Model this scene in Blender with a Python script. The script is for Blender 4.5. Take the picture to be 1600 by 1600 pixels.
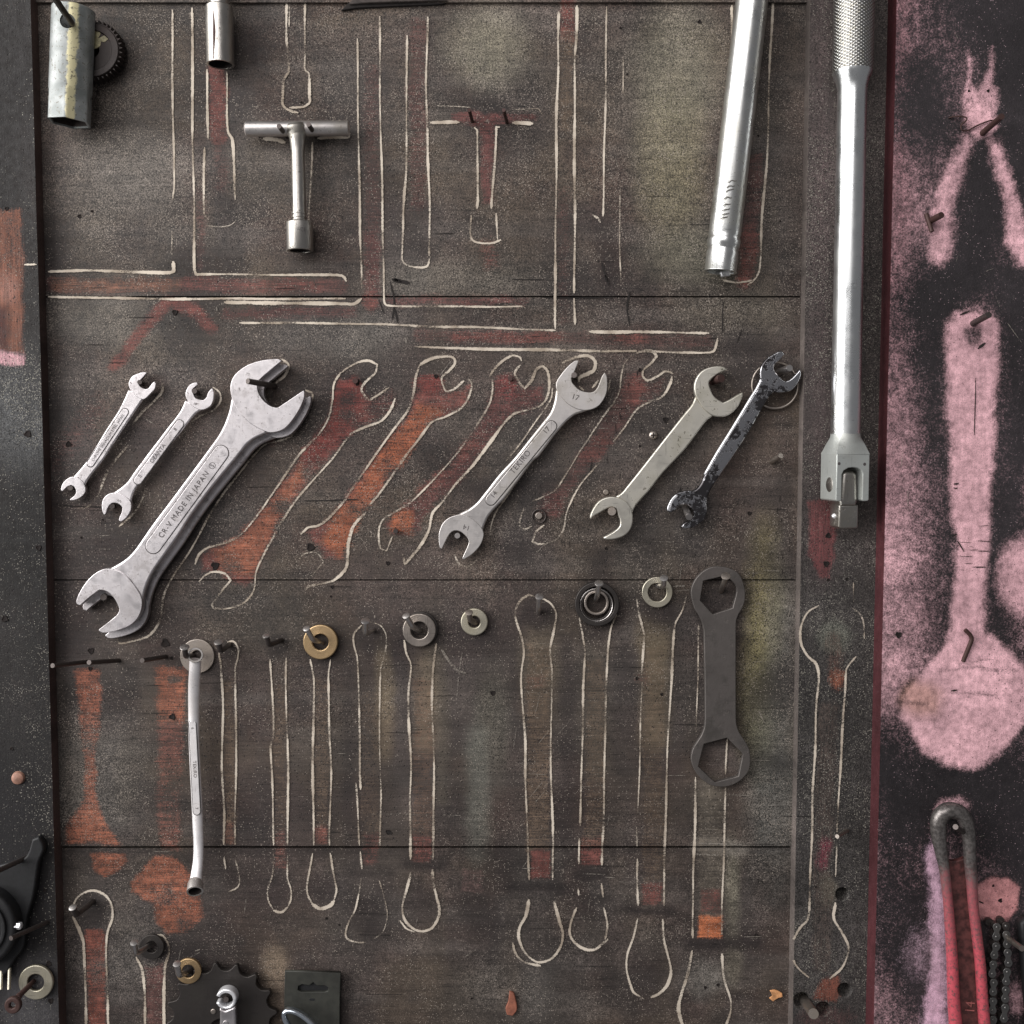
import bpy, bmesh, math, random
import numpy as np
from mathutils import Vector, Matrix

for o in list(bpy.data.objects):
    bpy.data.objects.remove(o)
SC = bpy.context.scene
COL = SC.collection
random.seed(7)

# ------------------------------------------------------------------ camera
S = 0.0005                      # metres on the board for one unit of the layout grid (1600 x 1600)
F = 1605.0
D = F * S                       # camera to board, metres
PITCH = math.radians(3.53)
CAM = Vector((0.0, -D * math.cos(PITCH), D * math.sin(PITCH)))
FWD = Vector((0.0, math.cos(PITCH), -math.sin(PITCH)))
UP = Vector((0.0, math.sin(PITCH), math.cos(PITCH)))
RIGHT = Vector((1.0, 0.0, 0.0))
cam = bpy.data.cameras.new('camera')
cam.sensor_width = 36.0
cam.lens = 36.0 * F / 1600.0
cam.clip_start = 0.01
cam.clip_end = 50.0
camo = bpy.data.objects.new('camera', cam)
COL.objects.link(camo)
camo.location = CAM
camo.rotation_euler = (math.radians(90) - PITCH, 0, 0)
SC.camera = camo

# ------------------------------------------------------------------ light (indoors: soft room light, a wide opening up to the left)
W = bpy.data.worlds.new('World')
SC.world = W
W.use_nodes = True
bg = W.node_tree.nodes['Background']
bg.inputs['Color'].default_value = (0.97, 0.96, 1.0, 1)
bg.inputs['Strength'].default_value = 0.15


def area(name, loc, target, sx, sy, power, col):
    l = bpy.data.lights.new(name, 'AREA')
    l.shape = 'RECTANGLE'
    l.size, l.size_y = sx, sy
    l.energy = power
    l.color = col
    o = bpy.data.objects.new(name, l)
    COL.objects.link(o)
    o.location = loc
    o.rotation_euler = (Vector(target) - Vector(loc)).to_track_quat('-Z', 'Y').to_euler()
    return o


area('doorway_light', (-1.95, -0.95, 0.65), (0.1, 0, 0.0), 1.9, 2.0, 84.0, (1.0, 0.985, 0.97))
area('room_light', (-0.75, -2.5, 1.55), (0, 0, 0), 2.2, 1.5, 42.0, (1.0, 0.97, 0.965))

SC.view_settings.view_transform = 'Standard'
SC.view_settings.look = 'None'
SC.view_settings.exposure = 0.0
SC.view_settings.gamma = 1.0

# ------------------------------------------------------------------ layout helpers


def P(px, py, h=0.0):
    """point at height h (m) in front of the board, from layout coordinates"""
    d = FWD + RIGHT * ((px - 800.0) / F) - UP * ((py - 800.0) / F)
    t = (-h - CAM.y) / d.y
    return CAM + d * t


def sc(h):
    return S * (D - h) / D


def project(x, z, h):
    """numpy: board coordinates to layout coordinates"""
    rx, ry, rz = x - CAM.x, -h - CAM.y, z - CAM.z
    dep = ry * FWD.y + rz * FWD.z
    u = rx
    v = ry * UP.y + rz * UP.z
    return 800.0 + F * u / dep, 800.0 - F * v / dep


H_FRAME = 0.012
H_PINK = 0.030


def lin(r, g, b):
    out = []
    for c in (r, g, b):
        c /= 255.0
        out.append(c / 12.92 if c <= 0.04045 else ((c + 0.055) / 1.055) ** 2.4)
    return tuple(out)


# ------------------------------------------------------------------ node helper
class NT:
    def __init__(self, name):
        self.m = bpy.data.materials.new(name)
        self.m.use_nodes = True
        self.t = self.m.node_tree
        self.b = self.t.nodes['Principled BSDF']
        self.out = self.t.nodes['Material Output']

    def n(self, typ, **kw):
        nd = self.t.nodes.new(typ)
        for k, v in kw.items():
            setattr(nd, k, v)
        return nd

    def put(self, sock, v):
        if v is None:
            return
        if hasattr(v, 'is_output'):
            self.t.links.new(v, sock)
        elif isinstance(v, (tuple, list)):
            sock.default_value = tuple(v) + ((1.0,) if len(v) == 3 and sock.type == 'RGBA' else ())
        else:
            sock.default_value = v

    def math(self, op, a, b=None, c=None, clamp=False):
        nd = self.n('ShaderNodeMath', operation=op, use_clamp=clamp)
        self.put(nd.inputs[0], a)
        self.put(nd.inputs[1], b)
        self.put(nd.inputs[2], c)
        return nd.outputs[0]

    def mix(self, f, a, b, mode='MIX'):
        nd = self.n('ShaderNodeMix', data_type='RGBA', blend_type=mode)
        self.put(nd.inputs[0], f)
        self.put(nd.inputs[6], a)
        self.put(nd.inputs[7], b)
        return nd.outputs[2]

    def rng(self, v, a, b, c=0.0, d=1.0, smooth=True):
        nd = self.n('ShaderNodeMapRange', interpolation_type='SMOOTHSTEP' if smooth else 'LINEAR')
        self.put(nd.inputs[0], v)
        for i, k in enumerate((a, b, c, d)):
            self.put(nd.inputs[i + 1], k)
        return nd.outputs[0]

    def coord(self, scale=(1, 1, 1), kind='Object'):
        tc = self.n('ShaderNodeTexCoord')
        mp = self.n('ShaderNodeMapping')
        self.t.links.new(tc.outputs[kind], mp.inputs[0])
        mp.inputs['Scale'].default_value = scale
        return mp.outputs[0]

    def noise(self, vec, scale, detail=2.0, rough=0.55, col=False):
        nd = self.n('ShaderNodeTexNoise')
        self.put(nd.inputs['Vector'], vec)
        nd.inputs['Scale'].default_value = scale
        nd.inputs['Detail'].default_value = detail
        nd.inputs['Roughness'].default_value = rough
        return nd.outputs['Color' if col else 'Fac']

    def voro(self, vec, scale, feature='F1'):
        nd = self.n('ShaderNodeTexVoronoi', feature=feature)
        self.put(nd.inputs['Vector'], vec)
        nd.inputs['Scale'].default_value = scale
        return nd

    def attr(self, name, out='Color'):
        nd = self.n('ShaderNodeAttribute', attribute_name=name)
        return nd.outputs[out]

    def bump(self, h, strength, dist, normal=None):
        nd = self.n('ShaderNodeBump')
        nd.inputs['Strength'].default_value = strength
        nd.inputs['Distance'].default_value = dist
        self.put(nd.inputs['Height'], h)
        self.put(nd.inputs['Normal'], normal)
        return nd.outputs[0]

    def set(self, **kw):
        for k, v in kw.items():
            self.put(self.b.inputs[k.replace('_', ' ')], v)
        return self.m


def board_material(name, vertical, dust_col, stipple, grain_amt, rough=0.72, bare_min=0.35, mott=0.5, lo=0.12, hi=0.92, coat=1.0):
    """weathered painted wood: sprayed dark paint over bare wood, dust grains, grain"""
    t = NT(name)
    co = t.coord()
    over = t.attr('over')
    under = t.attr('under')
    sep = t.n('ShaderNodeSeparateColor')
    t.put(sep.inputs[0], t.attr('mask'))
    reveal, dust, wear = sep.outputs[0], sep.outputs[1], sep.outputs[2]
    gs = (900, 1, 45) if vertical else (45, 1, 900)
    grain = t.noise(t.coord(gs), 1.0, 3.0, 0.6)
    gs2 = (260, 1, 9) if vertical else (9, 1, 260)
    grain2 = t.noise(t.coord(gs2), 1.0, 4.0, 0.6)
    fine = t.noise(co, 850.0, 2.0, 0.65)
    sand = t.noise(co, 1700.0, 1.0, 0.5)
    mid = t.noise(co, 170.0, 4.0, 0.65)
    big = t.noise(co, 22.0, 4.0, 0.6)
    # sprayed edge breaks up into dots
    r = t.math('ADD', reveal, t.math('MULTIPLY', t.math('SUBTRACT', fine, 0.5), stipple))
    r = t.math('ADD', r, t.math('MULTIPLY', t.math('SUBTRACT', grain, 0.5), 1.0 * grain_amt))
    r = t.math('ADD', r, t.math('MULTIPLY', t.math('SUBTRACT', mid, 0.5), 0.45))
    r = t.rng(r, lo, hi)
    r = t.math('MULTIPLY', r, t.rng(sand, 0.30, 0.52, bare_min, 1.0))
    r = t.math('MULTIPLY', r, t.rng(reveal, 0.0, 0.12))
    # dark coat
    v1 = t.math('MULTIPLY', t.rng(fine, 0.28, 0.72, 1.0 - 0.78 * coat, 1.0 + 0.95 * coat, False), t.rng(mid, 0.3, 0.7, 0.62, 1.42, False))
    v1 = t.math('MULTIPLY', v1, t.rng(sand, 0.3, 0.7, 0.6, 1.45, False))
    dk = t.rng(t.math('ADD', dust, t.math('MULTIPLY', t.math('SUBTRACT', big, 0.5), 1.2)), 0.1, 0.7, 0.25, 1.0)
    v1 = t.math('ADD', t.math('MULTIPLY', v1, dk), t.math('SUBTRACT', 1.0, dk))
    v1 = t.math('MULTIPLY', v1, t.rng(grain2, 0.3, 0.7, 1.0 - 0.22 * grain_amt, 1.0 + 0.20 * grain_amt, False))
    v1 = t.math('MULTIPLY', v1, t.rng(t.noise(co, 9.0, 3.0, 0.6), 0.35, 0.65, 0.74, 1.2, False))
    v1 = t.math('MULTIPLY', v1, t.rng(big, 0.3, 0.7, 0.80, 1.22, False))
    gline = t.rng(grain, 0.30, 0.44, 1.0 - 0.5 * grain_amt, 1.0)
    v1 = t.math('MULTIPLY', v1, gline)
    cv = t.n('ShaderNodeCombineColor')
    for i in range(3):
        t.put(cv.inputs[i], v1)
    c_over = t.mix(1.0, over, cv.outputs[0], 'MULTIPLY')
    # bare wood
    v2 = t.math('MULTIPLY', t.rng(grain, 0.3, 0.62, 0.62, 1.25, False), t.rng(grain2, 0.3, 0.7, 0.65, 1.35, False))
    v2 = t.math('ADD', t.math('MULTIPLY', v2, grain_amt), 1.0 - grain_amt)
    v2 = t.math('MULTIPLY', v2, t.rng(mid, 0.28, 0.72, 1.0 - 0.5 * mott, 1.0 + 0.4 * mott, False))
    v2 = t.math('MULTIPLY', v2, t.rng(big, 0.3, 0.7, 1.0 - 0.35 * mott, 1.0 + 0.3 * mott, False))
    cv2 = t.n('ShaderNodeCombineColor')
    for i in range(3):
        t.put(cv2.inputs[i], v2)
    c_under = t.mix(1.0, under, cv2.outputs[0], 'MULTIPLY')
    c = t.mix(r, c_over, c_under)
    # dark pits
    vp = t.voro(co, 420.0)
    pit = t.math('MULTIPLY', t.rng(vp.outputs['Distance'], 0.16, 0.30, 1.0, 0.0),
                 t.math('LESS_THAN', t.math('MULTIPLY', t.attr('mask', 'Alpha'), 1.0), 2.0))
    sepv = t.n('ShaderNodeSeparateColor')
    t.put(sepv.inputs[0], vp.outputs['Color'])
    pit = t.math('MULTIPLY', pit, t.math('LESS_THAN', sepv.outputs[1], t.math('MULTIPLY', wear, 0.30)))
    c = t.mix(t.math('MULTIPLY', pit, 0.75), c, (0.012, 0.010, 0.010))
    # dust grains: two sizes
    vd = t.voro(co, 1000.0)
    s1 = t.n('ShaderNodeSeparateColor')
    t.put(s1.inputs[0], vd.outputs['Color'])
    d1 = t.math('MULTIPLY', t.rng(vd.outputs['Distance'], 0.22, 0.46, 1.0, 0.0),
                t.math('LESS_THAN', s1.outputs[0], t.math('MULTIPLY', dust, 0.9)))
    d1 = t.math('MULTIPLY', d1, t.rng(s1.outputs[2], 0.0, 1.0, 0.2, 1.0, False))
    vd2 = t.voro(co, 380.0)
    s2 = t.n('ShaderNodeSeparateColor')
    t.put(s2.inputs[0], vd2.outputs['Color'])
    d2 = t.math('MULTIPLY', t.rng(vd2.outputs['Distance'], 0.10, 0.26, 0.8, 0.0),
                t.math('LESS_THAN', s2.outputs[0], t.math('MULTIPLY', dust, 0.13)))
    dd = t.math('MAXIMUM', d1, d2)
    dd = t.math('MULTIPLY', dd, t.rng(t.noise(co, 34.0, 4.0, 0.6), 0.38, 0.62, 0.12, 1.0))
    c = t.mix(dd, c, dust_col)
    hgt = t.math('ADD', t.math('MULTIPLY', grain, 0.7 * grain_amt), t.math('MULTIPLY', fine, 0.6))
    hgt = t.math('ADD', hgt, t.math('MULTIPLY', dd, 0.35))
    hgt = t.math('SUBTRACT', hgt, t.math('MULTIPLY', pit, 1.0))
    b = t.bump(hgt, 0.55, 0.0006)
    t.set(Base_Color=c, Roughness=t.rng(mid, 0.3, 0.7, rough - 0.12, rough + 0.12, False), Normal=b)
    t.b.inputs['Specular IOR Level'].default_value = 0.35
    return t.m


def metal(name, col, rough, spots=0.0, spot_col=(0.05, 0.045, 0.04), spot_scale=260.0, dirt=0.3, dirt_col=(0.25, 0.23, 0.2),
          dirt_scale=45.0, bump=0.12, brushed=False, metallic=1.0, edge=None):
    t = NT(name)
    co = t.coord()
    n1 = t.noise(co, dirt_scale, 5.0, 0.62)
    n2 = t.noise(co, spot_scale, 3.0, 0.6)
    n3 = t.noise(co, 1500.0, 2.0, 0.5)
    c = t.mix(t.math('MULTIPLY', t.rng(n1, 0.46, 0.72), dirt), col, dirt_col)
    sp = t.math('MULTIPLY', t.rng(n2, 0.655 - 0.06 * spots, 0.71 - 0.05 * spots), min(1.0, spots * 1.2))
    sp = t.math('MULTIPLY', sp, t.rng(n1, 0.38, 0.55))
    c = t.mix(sp, c, spot_col)
    sm = t.noise(co, 22.0, 3.0, 0.6)
    c = t.mix(t.math('MULTIPLY', t.rng(sm, 0.50, 0.66), 0.45 * dirt), c, dirt_col)
    sx = t.noise(t.coord((900, 900, 60)), 1.0, 2.0, 0.5)
    sz = t.noise(t.coord((60, 900, 900)), 1.0, 2.0, 0.5)
    scr = t.math('MAXIMUM', t.rng(sx, 0.66, 0.72), t.rng(sz, 0.66, 0.72))
    c = t.mix(t.math('MULTIPLY', scr, 0.5), c, tuple(v * 0.45 for v in col))
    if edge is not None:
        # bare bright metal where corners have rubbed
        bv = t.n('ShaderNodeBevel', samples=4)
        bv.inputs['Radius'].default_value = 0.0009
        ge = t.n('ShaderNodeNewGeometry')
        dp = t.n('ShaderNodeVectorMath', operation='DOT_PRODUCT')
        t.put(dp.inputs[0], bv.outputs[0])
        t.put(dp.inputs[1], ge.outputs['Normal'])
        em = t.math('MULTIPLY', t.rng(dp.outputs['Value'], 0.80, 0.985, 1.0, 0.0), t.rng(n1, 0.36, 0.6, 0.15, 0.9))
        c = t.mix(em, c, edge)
    r = t.math('ADD', t.rng(n1, 0.3, 0.7, rough - 0.07, rough + 0.13, False), t.math('MULTIPLY', sp, 0.25))
    h = t.math('ADD', t.math('MULTIPLY', n2, 0.6), t.math('MULTIPLY', n3, 0.5))
    h = t.math('SUBTRACT', h, sp)
    t.set(Base_Color=c, Roughness=r, Metallic=t.math('SUBTRACT', metallic, t.math('MULTIPLY', sp, 0.75)),
          Normal=t.bump(h, bump, 0.0004))
    return t.m


def plain(name, col, rough=0.6, metallic=0.0, var=0.35, scale=300.0, bump=0.2):
    t = NT(name)
    co = t.coord()
    n = t.noise(co, scale, 4.0, 0.6)
    c = t.mix(t.rng(n, 0.3, 0.7), tuple(v * (1 - var) for v in col), tuple(min(1.0, v * (1 + var)) for v in col))
    t.set(Base_Color=c, Roughness=rough, Metallic=metallic, Normal=t.bump(n, bump, 0.0004))
    return t.m


def chalk_material():
    t = NT('chalk_paint_line')
    co = t.coord()
    a = t.attr('edge', 'Fac')
    f = t.noise(co, 900.0, 3.0, 0.65)
    m = t.noise(co, 38.0, 3.0, 0.6)
    g = t.noise(t.coord((120, 1, 900)), 1.0, 2.0, 0.6)
    v = t.math('ADD', a, t.math('MULTIPLY', t.math('SUBTRACT', f, 0.5), 1.2))
    v = t.math('ADD', v, t.math('MULTIPLY', t.math('SUBTRACT', m, 0.5), 1.0))
    v = t.math('ADD', v, t.math('MULTIPLY', t.math('SUBTRACT', g, 0.5), 0.7))
    al = t.rng(v, 0.22, 0.72)
    c = t.mix(t.rng(m, 0.35, 0.65), lin(160, 146, 130), lin(218, 206, 190))
    t.set(Base_Color=c, Roughness=0.85, Alpha=t.math('MULTIPLY', al, 0.93))
    return t.m


def scratch_material():
    t = NT('pale_scratch')
    co = t.coord()
    a = t.attr('edge', 'Fac')
    f = t.noise(co, 800.0, 3.0, 0.65)
    al = t.rng(t.math('ADD', a, t.math('MULTIPLY', t.math('SUBTRACT', f, 0.5), 1.6)), 0.35, 0.8)
    t.set(Base_Color=lin(150, 142, 132), Roughness=0.9, Alpha=t.math('MULTIPLY', al, 0.7))
    return t.m


M = {}
M['planks'] = board_material('sprayed_plank', False, lin(172, 160, 148), 1.3, 1.0, 0.72, 0.22, 0.95)
M['frame'] = board_material('sprayed_frame_wood', True, lin(165, 160, 148), 1.2, 0.7)
M['pink'] = board_material('pink_panel_paint', True, lin(176, 150, 156), 0.85, 0.15, 0.6, 0.58, 0.8, 0.05, 0.92, 0.5)
M['chalk'] = chalk_material()
M['scratch'] = scratch_material()
M['dark'] = plain('dark_gap', (0.008, 0.007, 0.007), 0.9)
M['crack'] = plain('dark_crack', (0.012, 0.009, 0.008), 0.9)
M['hole'] = plain('hole_shade', (0.010, 0.006, 0.005), 0.95)  # near-black colour stands in for the shade inside holes, mouths and slots
M['satin'] = metal('satin_chrome', (0.69, 0.655, 0.665), 0.40, spots=0.7, spot_col=(0.17, 0.15, 0.15), spot_scale=420, dirt=0.95, dirt_col=(0.38, 0.355, 0.355), dirt_scale=110)
M['satin2'] = metal('satin_chrome_dusty', (0.68, 0.645, 0.625), 0.43, spots=0.55, spot_col=(0.16, 0.14, 0.12), dirt=0.75, dirt_col=(0.40, 0.37, 0.33))
M['crank'] = metal('bright_satin', (0.90, 0.87, 0.87), 0.50, spots=0.4, spot_col=(0.3, 0.27, 0.26), spot_scale=420, dirt=0.5, dirt_col=(0.60, 0.56, 0.54), metallic=0.8)
M['gear'] = metal('greasy_gear', (0.032, 0.026, 0.024), 0.5, spots=0.3, dirt=0.6, dirt_col=(0.06, 0.045, 0.04), bump=0.4, metallic=0.5)
M['worn'] = metal('worn_nickel', (0.66, 0.63, 0.56), 0.46, spots=0.85, spot_col=(0.09, 0.08, 0.06), spot_scale=330, dirt=0.55, dirt_col=(0.34, 0.32, 0.26))
M['gun'] = metal('old_steel', (0.44, 0.42, 0.39), 0.36, spots=0.7, spot_col=(0.07, 0.06, 0.05), dirt=0.5, dirt_col=(0.26, 0.24, 0.2), bump=0.3)
M['zinc'] = metal('zinc_tube', (0.66, 0.67, 0.66), 0.30, spots=0.6, spot_col=(0.13, 0.12, 0.10), spot_scale=420, dirt=0.45, dirt_col=(0.48, 0.46, 0.38), bump=0.22)
M['bar'] = metal('polished_bar', (0.82, 0.84, 0.84), 0.27, spots=0.15, spot_col=(0.3, 0.3, 0.28), dirt=0.18, dirt_col=(0.62, 0.62, 0.56), bump=0.04)
M['forkm'] = metal('fork_steel', (0.56, 0.585, 0.56), 0.38, spots=0.3, dirt=0.3, bump=0.06, metallic=0.6)
M['black'] = metal('black_oxide', (0.060, 0.053, 0.050), 0.46, spots=0.2, dirt=0.6, dirt_col=(0.05, 0.045, 0.04), bump=0.25, metallic=0.75)
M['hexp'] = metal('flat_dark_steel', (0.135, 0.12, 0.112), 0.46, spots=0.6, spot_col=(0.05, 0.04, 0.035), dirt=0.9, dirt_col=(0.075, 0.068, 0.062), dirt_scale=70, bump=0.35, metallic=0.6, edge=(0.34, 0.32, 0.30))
M['brass'] = metal('tarnished_brass', (0.52, 0.37, 0.21), 0.46, spots=0.7, spot_col=(0.14, 0.09, 0.04), spot_scale=420, dirt=0.6, dirt_col=(0.36, 0.26, 0.13), bump=0.3)
M['washer'] = metal('dull_washer', (0.42, 0.37, 0.33), 0.42, spots=0.6, spot_col=(0.12, 0.10, 0.08), spot_scale=420, dirt=0.5, dirt_col=(0.26, 0.22, 0.18), bump=0.25)
M['pale'] = metal('pale_washer', (0.58, 0.54, 0.44), 0.45, spots=0.6, spot_col=(0.16, 0.13, 0.08), spot_scale=420, dirt=0.5, dirt_col=(0.36, 0.33, 0.24), bump=0.25)
M['nail'] = metal('nail_steel', (0.62, 0.59, 0.57), 0.33, spots=0.5, dirt=0.5, dirt_col=(0.2, 0.17, 0.15), bump=0.15)
M['dnail'] = metal('dark_nail', (0.10, 0.085, 0.08), 0.45, spots=0.3, dirt=0.4, dirt_col=(0.06, 0.05, 0.045), bump=0.2, metallic=0.8)
M['rust'] = metal('rusty_nail', (0.060, 0.030, 0.026), 0.6, spots=0.3, dirt=0.6, dirt_col=(0.05, 0.025, 0.02), bump=0.4, metallic=0.35)
M['groove'] = plain('engraved_groove', (0.045, 0.038, 0.036), 0.6)
M['ink'] = plain('engraved_letter', (0.085, 0.074, 0.074), 0.55)
M['card'] = plain('olive_plastic', lin(46, 46, 41), 0.6, 0.0, 0.25, 120)
M['blackp'] = plain('black_plastic', (0.007, 0.007, 0.008), 0.6, 0.0, 0.3)
M['wood'] = plain('bare_wood_plug', lin(150, 112, 96), 0.7, 0.0, 0.3, 200)
M['chip'] = plain('fresh_wood_chip', lin(196, 142, 96), 0.75, 0.0, 0.35, 400)
M['sky'] = metal('blue_grey_steel', (0.66, 0.72, 0.78), 0.25, spots=0.2, dirt=0.15, bump=0.05)


def chrome_pitted():
    t = NT('pitted_chrome_reflection')
    co = t.coord()
    n = t.noise(co, 300.0, 5.0, 0.7)
    n2 = t.noise(co, 55.0, 2.0, 0.5)
    m = t.rng(t.math('ADD', n, t.math('MULTIPLY', t.math('SUBTRACT', n2, 0.5), 0.7)), 0.46, 0.54)
    c = t.mix(m, (0.085, 0.08, 0.083), (0.52, 0.52, 0.54))  # dark tone paints in the dark surroundings the chrome mirrors, mixed with pits
    t.set(Base_Color=c, Metallic=1.0, Roughness=t.rng(m, 0, 1, 0.32, 0.2, False), Normal=t.bump(m, 0.25, 0.0002))
    return t.m


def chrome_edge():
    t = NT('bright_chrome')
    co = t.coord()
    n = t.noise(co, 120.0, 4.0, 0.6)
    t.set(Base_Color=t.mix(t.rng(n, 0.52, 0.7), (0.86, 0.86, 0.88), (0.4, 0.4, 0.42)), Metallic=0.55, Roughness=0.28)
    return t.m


M['pit'] = chrome_pitted()
M['chrome'] = chrome_edge()


def knurl():
    t = NT('knurled_grip')
    uv = t.n('ShaderNodeUVMap')
    out = []
    for ang in (35, -35):
        mp = t.n('ShaderNodeMapping')
        t.put(mp.inputs[0], uv.outputs[0])
        mp.inputs['Rotation'].default_value = (0, 0, math.radians(ang))
        wv = t.n('ShaderNodeTexWave', wave_type='BANDS', bands_direction='Y')
        t.put(wv.inputs['Vector'], mp.outputs[0])
        wv.inputs['Scale'].default_value = 160.0
        out.append(wv.outputs['Fac'])
    h = t.math('MULTIPLY', out[0], out[1])
    n = t.noise(t.coord(), 300.0, 3.0)
    c = t.mix(t.rng(h, 0.0, 0.5), (0.30, 0.29, 0.27), (0.74, 0.74, 0.72))
    c = t.mix(t.math('MULTIPLY', t.rng(n, 0.45, 0.7), 0.4), c, (0.42, 0.38, 0.28))
    t.set(Base_Color=c, Metallic=1.0, Roughness=0.33, Normal=t.bump(h, 0.7, 0.0006))
    return t.m


M['knurl'] = knurl()


def stained_tube():
    """galvanised tube with a cream coloured streak along it"""
    t = NT('stained_tube')
    uv = t.n('ShaderNodeUVMap')
    sp = t.n('ShaderNodeSeparateXYZ')
    t.put(sp.inputs[0], uv.outputs[0])
    co = t.coord()
    n = t.noise(co, 190.0, 4.0, 0.65)
    n2 = t.noise(co, 60.0, 3.0, 0.6)
    n3 = t.noise(co, 480.0, 3.0, 0.6)
    x = t.math('ADD', sp.outputs[0], t.math('MULTIPLY', t.math('SUBTRACT', n, 0.5), 0.006))
    band = t.rng(t.math('ABSOLUTE', t.math('ADD', x, 0.0065)), 0.0022, 0.0042, 1.0, 0.0)
    c = t.mix(t.rng(n2, 0.35, 0.65), (0.19, 0.205, 0.20), (0.33, 0.345, 0.34))
    c = t.mix(t.math('MULTIPLY', band, 0.9), c, (0.80, 0.73, 0.44))
    c = t.mix(t.math('MULTIPLY', t.rng(n3, 0.57, 0.66), 0.8), c, (0.10, 0.09, 0.07))
    t.set(Base_Color=c, Metallic=0.3, Roughness=0.45, Normal=t.bump(n3, 0.25, 0.0004))
    return t.m


M['stained'] = stained_tube()


def red_handle():
    t = NT('worn_red_paint')
    tc = t.n('ShaderNodeTexCoord')
    sp = t.n('ShaderNodeSeparateXYZ')
    t.put(sp.inputs[0], tc.outputs['Object'])
    co = t.coord()
    n = t.noise(co, 90.0, 5.0, 0.65)
    n2 = t.noise(co, 420.0, 4.0, 0.65)
    zz = t.math('ADD', sp.outputs[2], t.math('MULTIPLY', t.math('SUBTRACT', n, 0.5), 0.06))
    bare = t.rng(zz, -0.062, -0.030)
    c = t.mix(t.rng(n2, 0.35, 0.7), (0.52, 0.085, 0.11), (0.34, 0.06, 0.075))
    dull = t.rng(t.math('ADD', sp.outputs[2], t.math('MULTIPLY', t.math('SUBTRACT', n2, 0.5), 0.12)), -0.135, -0.055)
    c = t.mix(t.math('MULTIPLY', dull, 0.75), c, (0.20, 0.085, 0.09))
    c = t.mix(t.math('MULTIPLY', t.rng(n2, 0.56, 0.62), 0.8), c, (0.13, 0.075, 0.075))
    c = t.mix(bare, c, t.mix(t.rng(n2, 0.35, 0.65), (0.11, 0.10, 0.095), (0.23, 0.21, 0.20)))
    t.set(Base_Color=c, Metallic=t.math('MULTIPLY', bare, 0.7), Roughness=0.36, Normal=t.bump(n2, 0.25, 0.0005))
    return t.m


M['red'] = red_handle()
M['web'] = plain('dirty_red_web', lin(82, 46, 44), 0.6, 0.0, 0.6, 200)
M['weblet'] = plain('raised_red_letter', lin(150, 88, 84), 0.6, 0.0, 0.3, 260)

# ------------------------------------------------------------------ object helpers


def link(name, me, mat=None, parent=None, org=None):
    o = bpy.data.objects.new(name, me)
    COL.objects.link(o)
    if mat is not None:
        me.materials.clear()
        me.materials.append(mat)
    if parent is not None:
        o.parent = parent
    return o


def tag(o, label=None, cat=None, group=None, kind=None):
    if label:
        o['label'] = label
    if cat:
        o['category'] = cat
    if group:
        o['group'] = group
    if kind:
        o['kind'] = kind
    return o


def thing(name, label, cat, loc=None, group=None):
    o = bpy.data.objects.new(name, None)
    COL.objects.link(o)
    o.empty_display_size = 0.01
    if loc is not None:
        o.location = loc
    tag(o, label, cat, group)
    return o


def org_of(parent):
    v = Vector((0, 0, 0))
    while parent is not None:
        v += Vector(parent.location)
        parent = parent.parent
    return v


def mesh_from(name, verts, faces, mat, parent=None, smooth=True, angle=35.0, uvs=None):
    og = org_of(parent)
    me = bpy.data.meshes.new(name)
    me.from_pydata([tuple(Vector(v) - og) for v in verts], [], faces)
    me.validate()
    if uvs is not None:
        ul = me.uv_layers.new(name='UVMap')
        for lp in me.loops:
            ul.data[lp.index].uv = uvs[lp.vertex_index]
    bm = bmesh.new()
    bm.from_mesh(me)
    bmesh.ops.recalc_face_normals(bm, faces=bm.faces)
    bm.to_mesh(me)
    bm.free()
    if smooth:
        me.polygons.foreach_set('use_smooth', [True] * len(me.polygons))
        me.set_sharp_from_angle(angle=math.radians(angle))
    return link(name, me, mat, parent)


def smooth_poly(pts, closed=True, n=4, corner=48.0):
    """Catmull-Rom through the points, keeping sharp turns as corners"""
    N = len(pts)
    p = [Vector((a[0], a[1])) for a in pts]
    crn = []
    for i in range(N):
        if not closed and (i == 0 or i == N - 1):
            crn.append(True)
            continue
        a, b, c = p[i - 1], p[i], p[(i + 1) % N]
        u, v = b - a, c - b
        crn.append(u.length > 0 and v.length > 0 and math.degrees(u.angle(v)) > corner)
    out = []
    for i in range(N if closed else N - 1):
        p1, p2 = p[i], p[(i + 1) % N]
        p0 = p1 - (p2 - p1) if crn[i] else p[i - 1]
        p3 = p2 + (p2 - p1) if crn[(i + 1) % N] else p[(i + 2) % N]
        L = (p2 - p1).length
        k = max(1, min(n, int(L / 2.0)))
        m1 = (p2 - p0) * 0.5
        m2 = (p3 - p1) * 0.5
        if m1.length > L:
            m1 *= L / m1.length
        if m2.length > L:
            m2 *= L / m2.length
        for j in range(k):
            t = j / k
            t2, t3 = t * t, t * t * t
            q = p1 * (2 * t3 - 3 * t2 + 1) + m1 * (t3 - 2 * t2 + t) + p2 * (-2 * t3 + 3 * t2) + m2 * (t3 - t2)
            out.append((q.x, q.y))
    if not closed:
        out.append((p[-1].x, p[-1].y))
    return out


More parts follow.
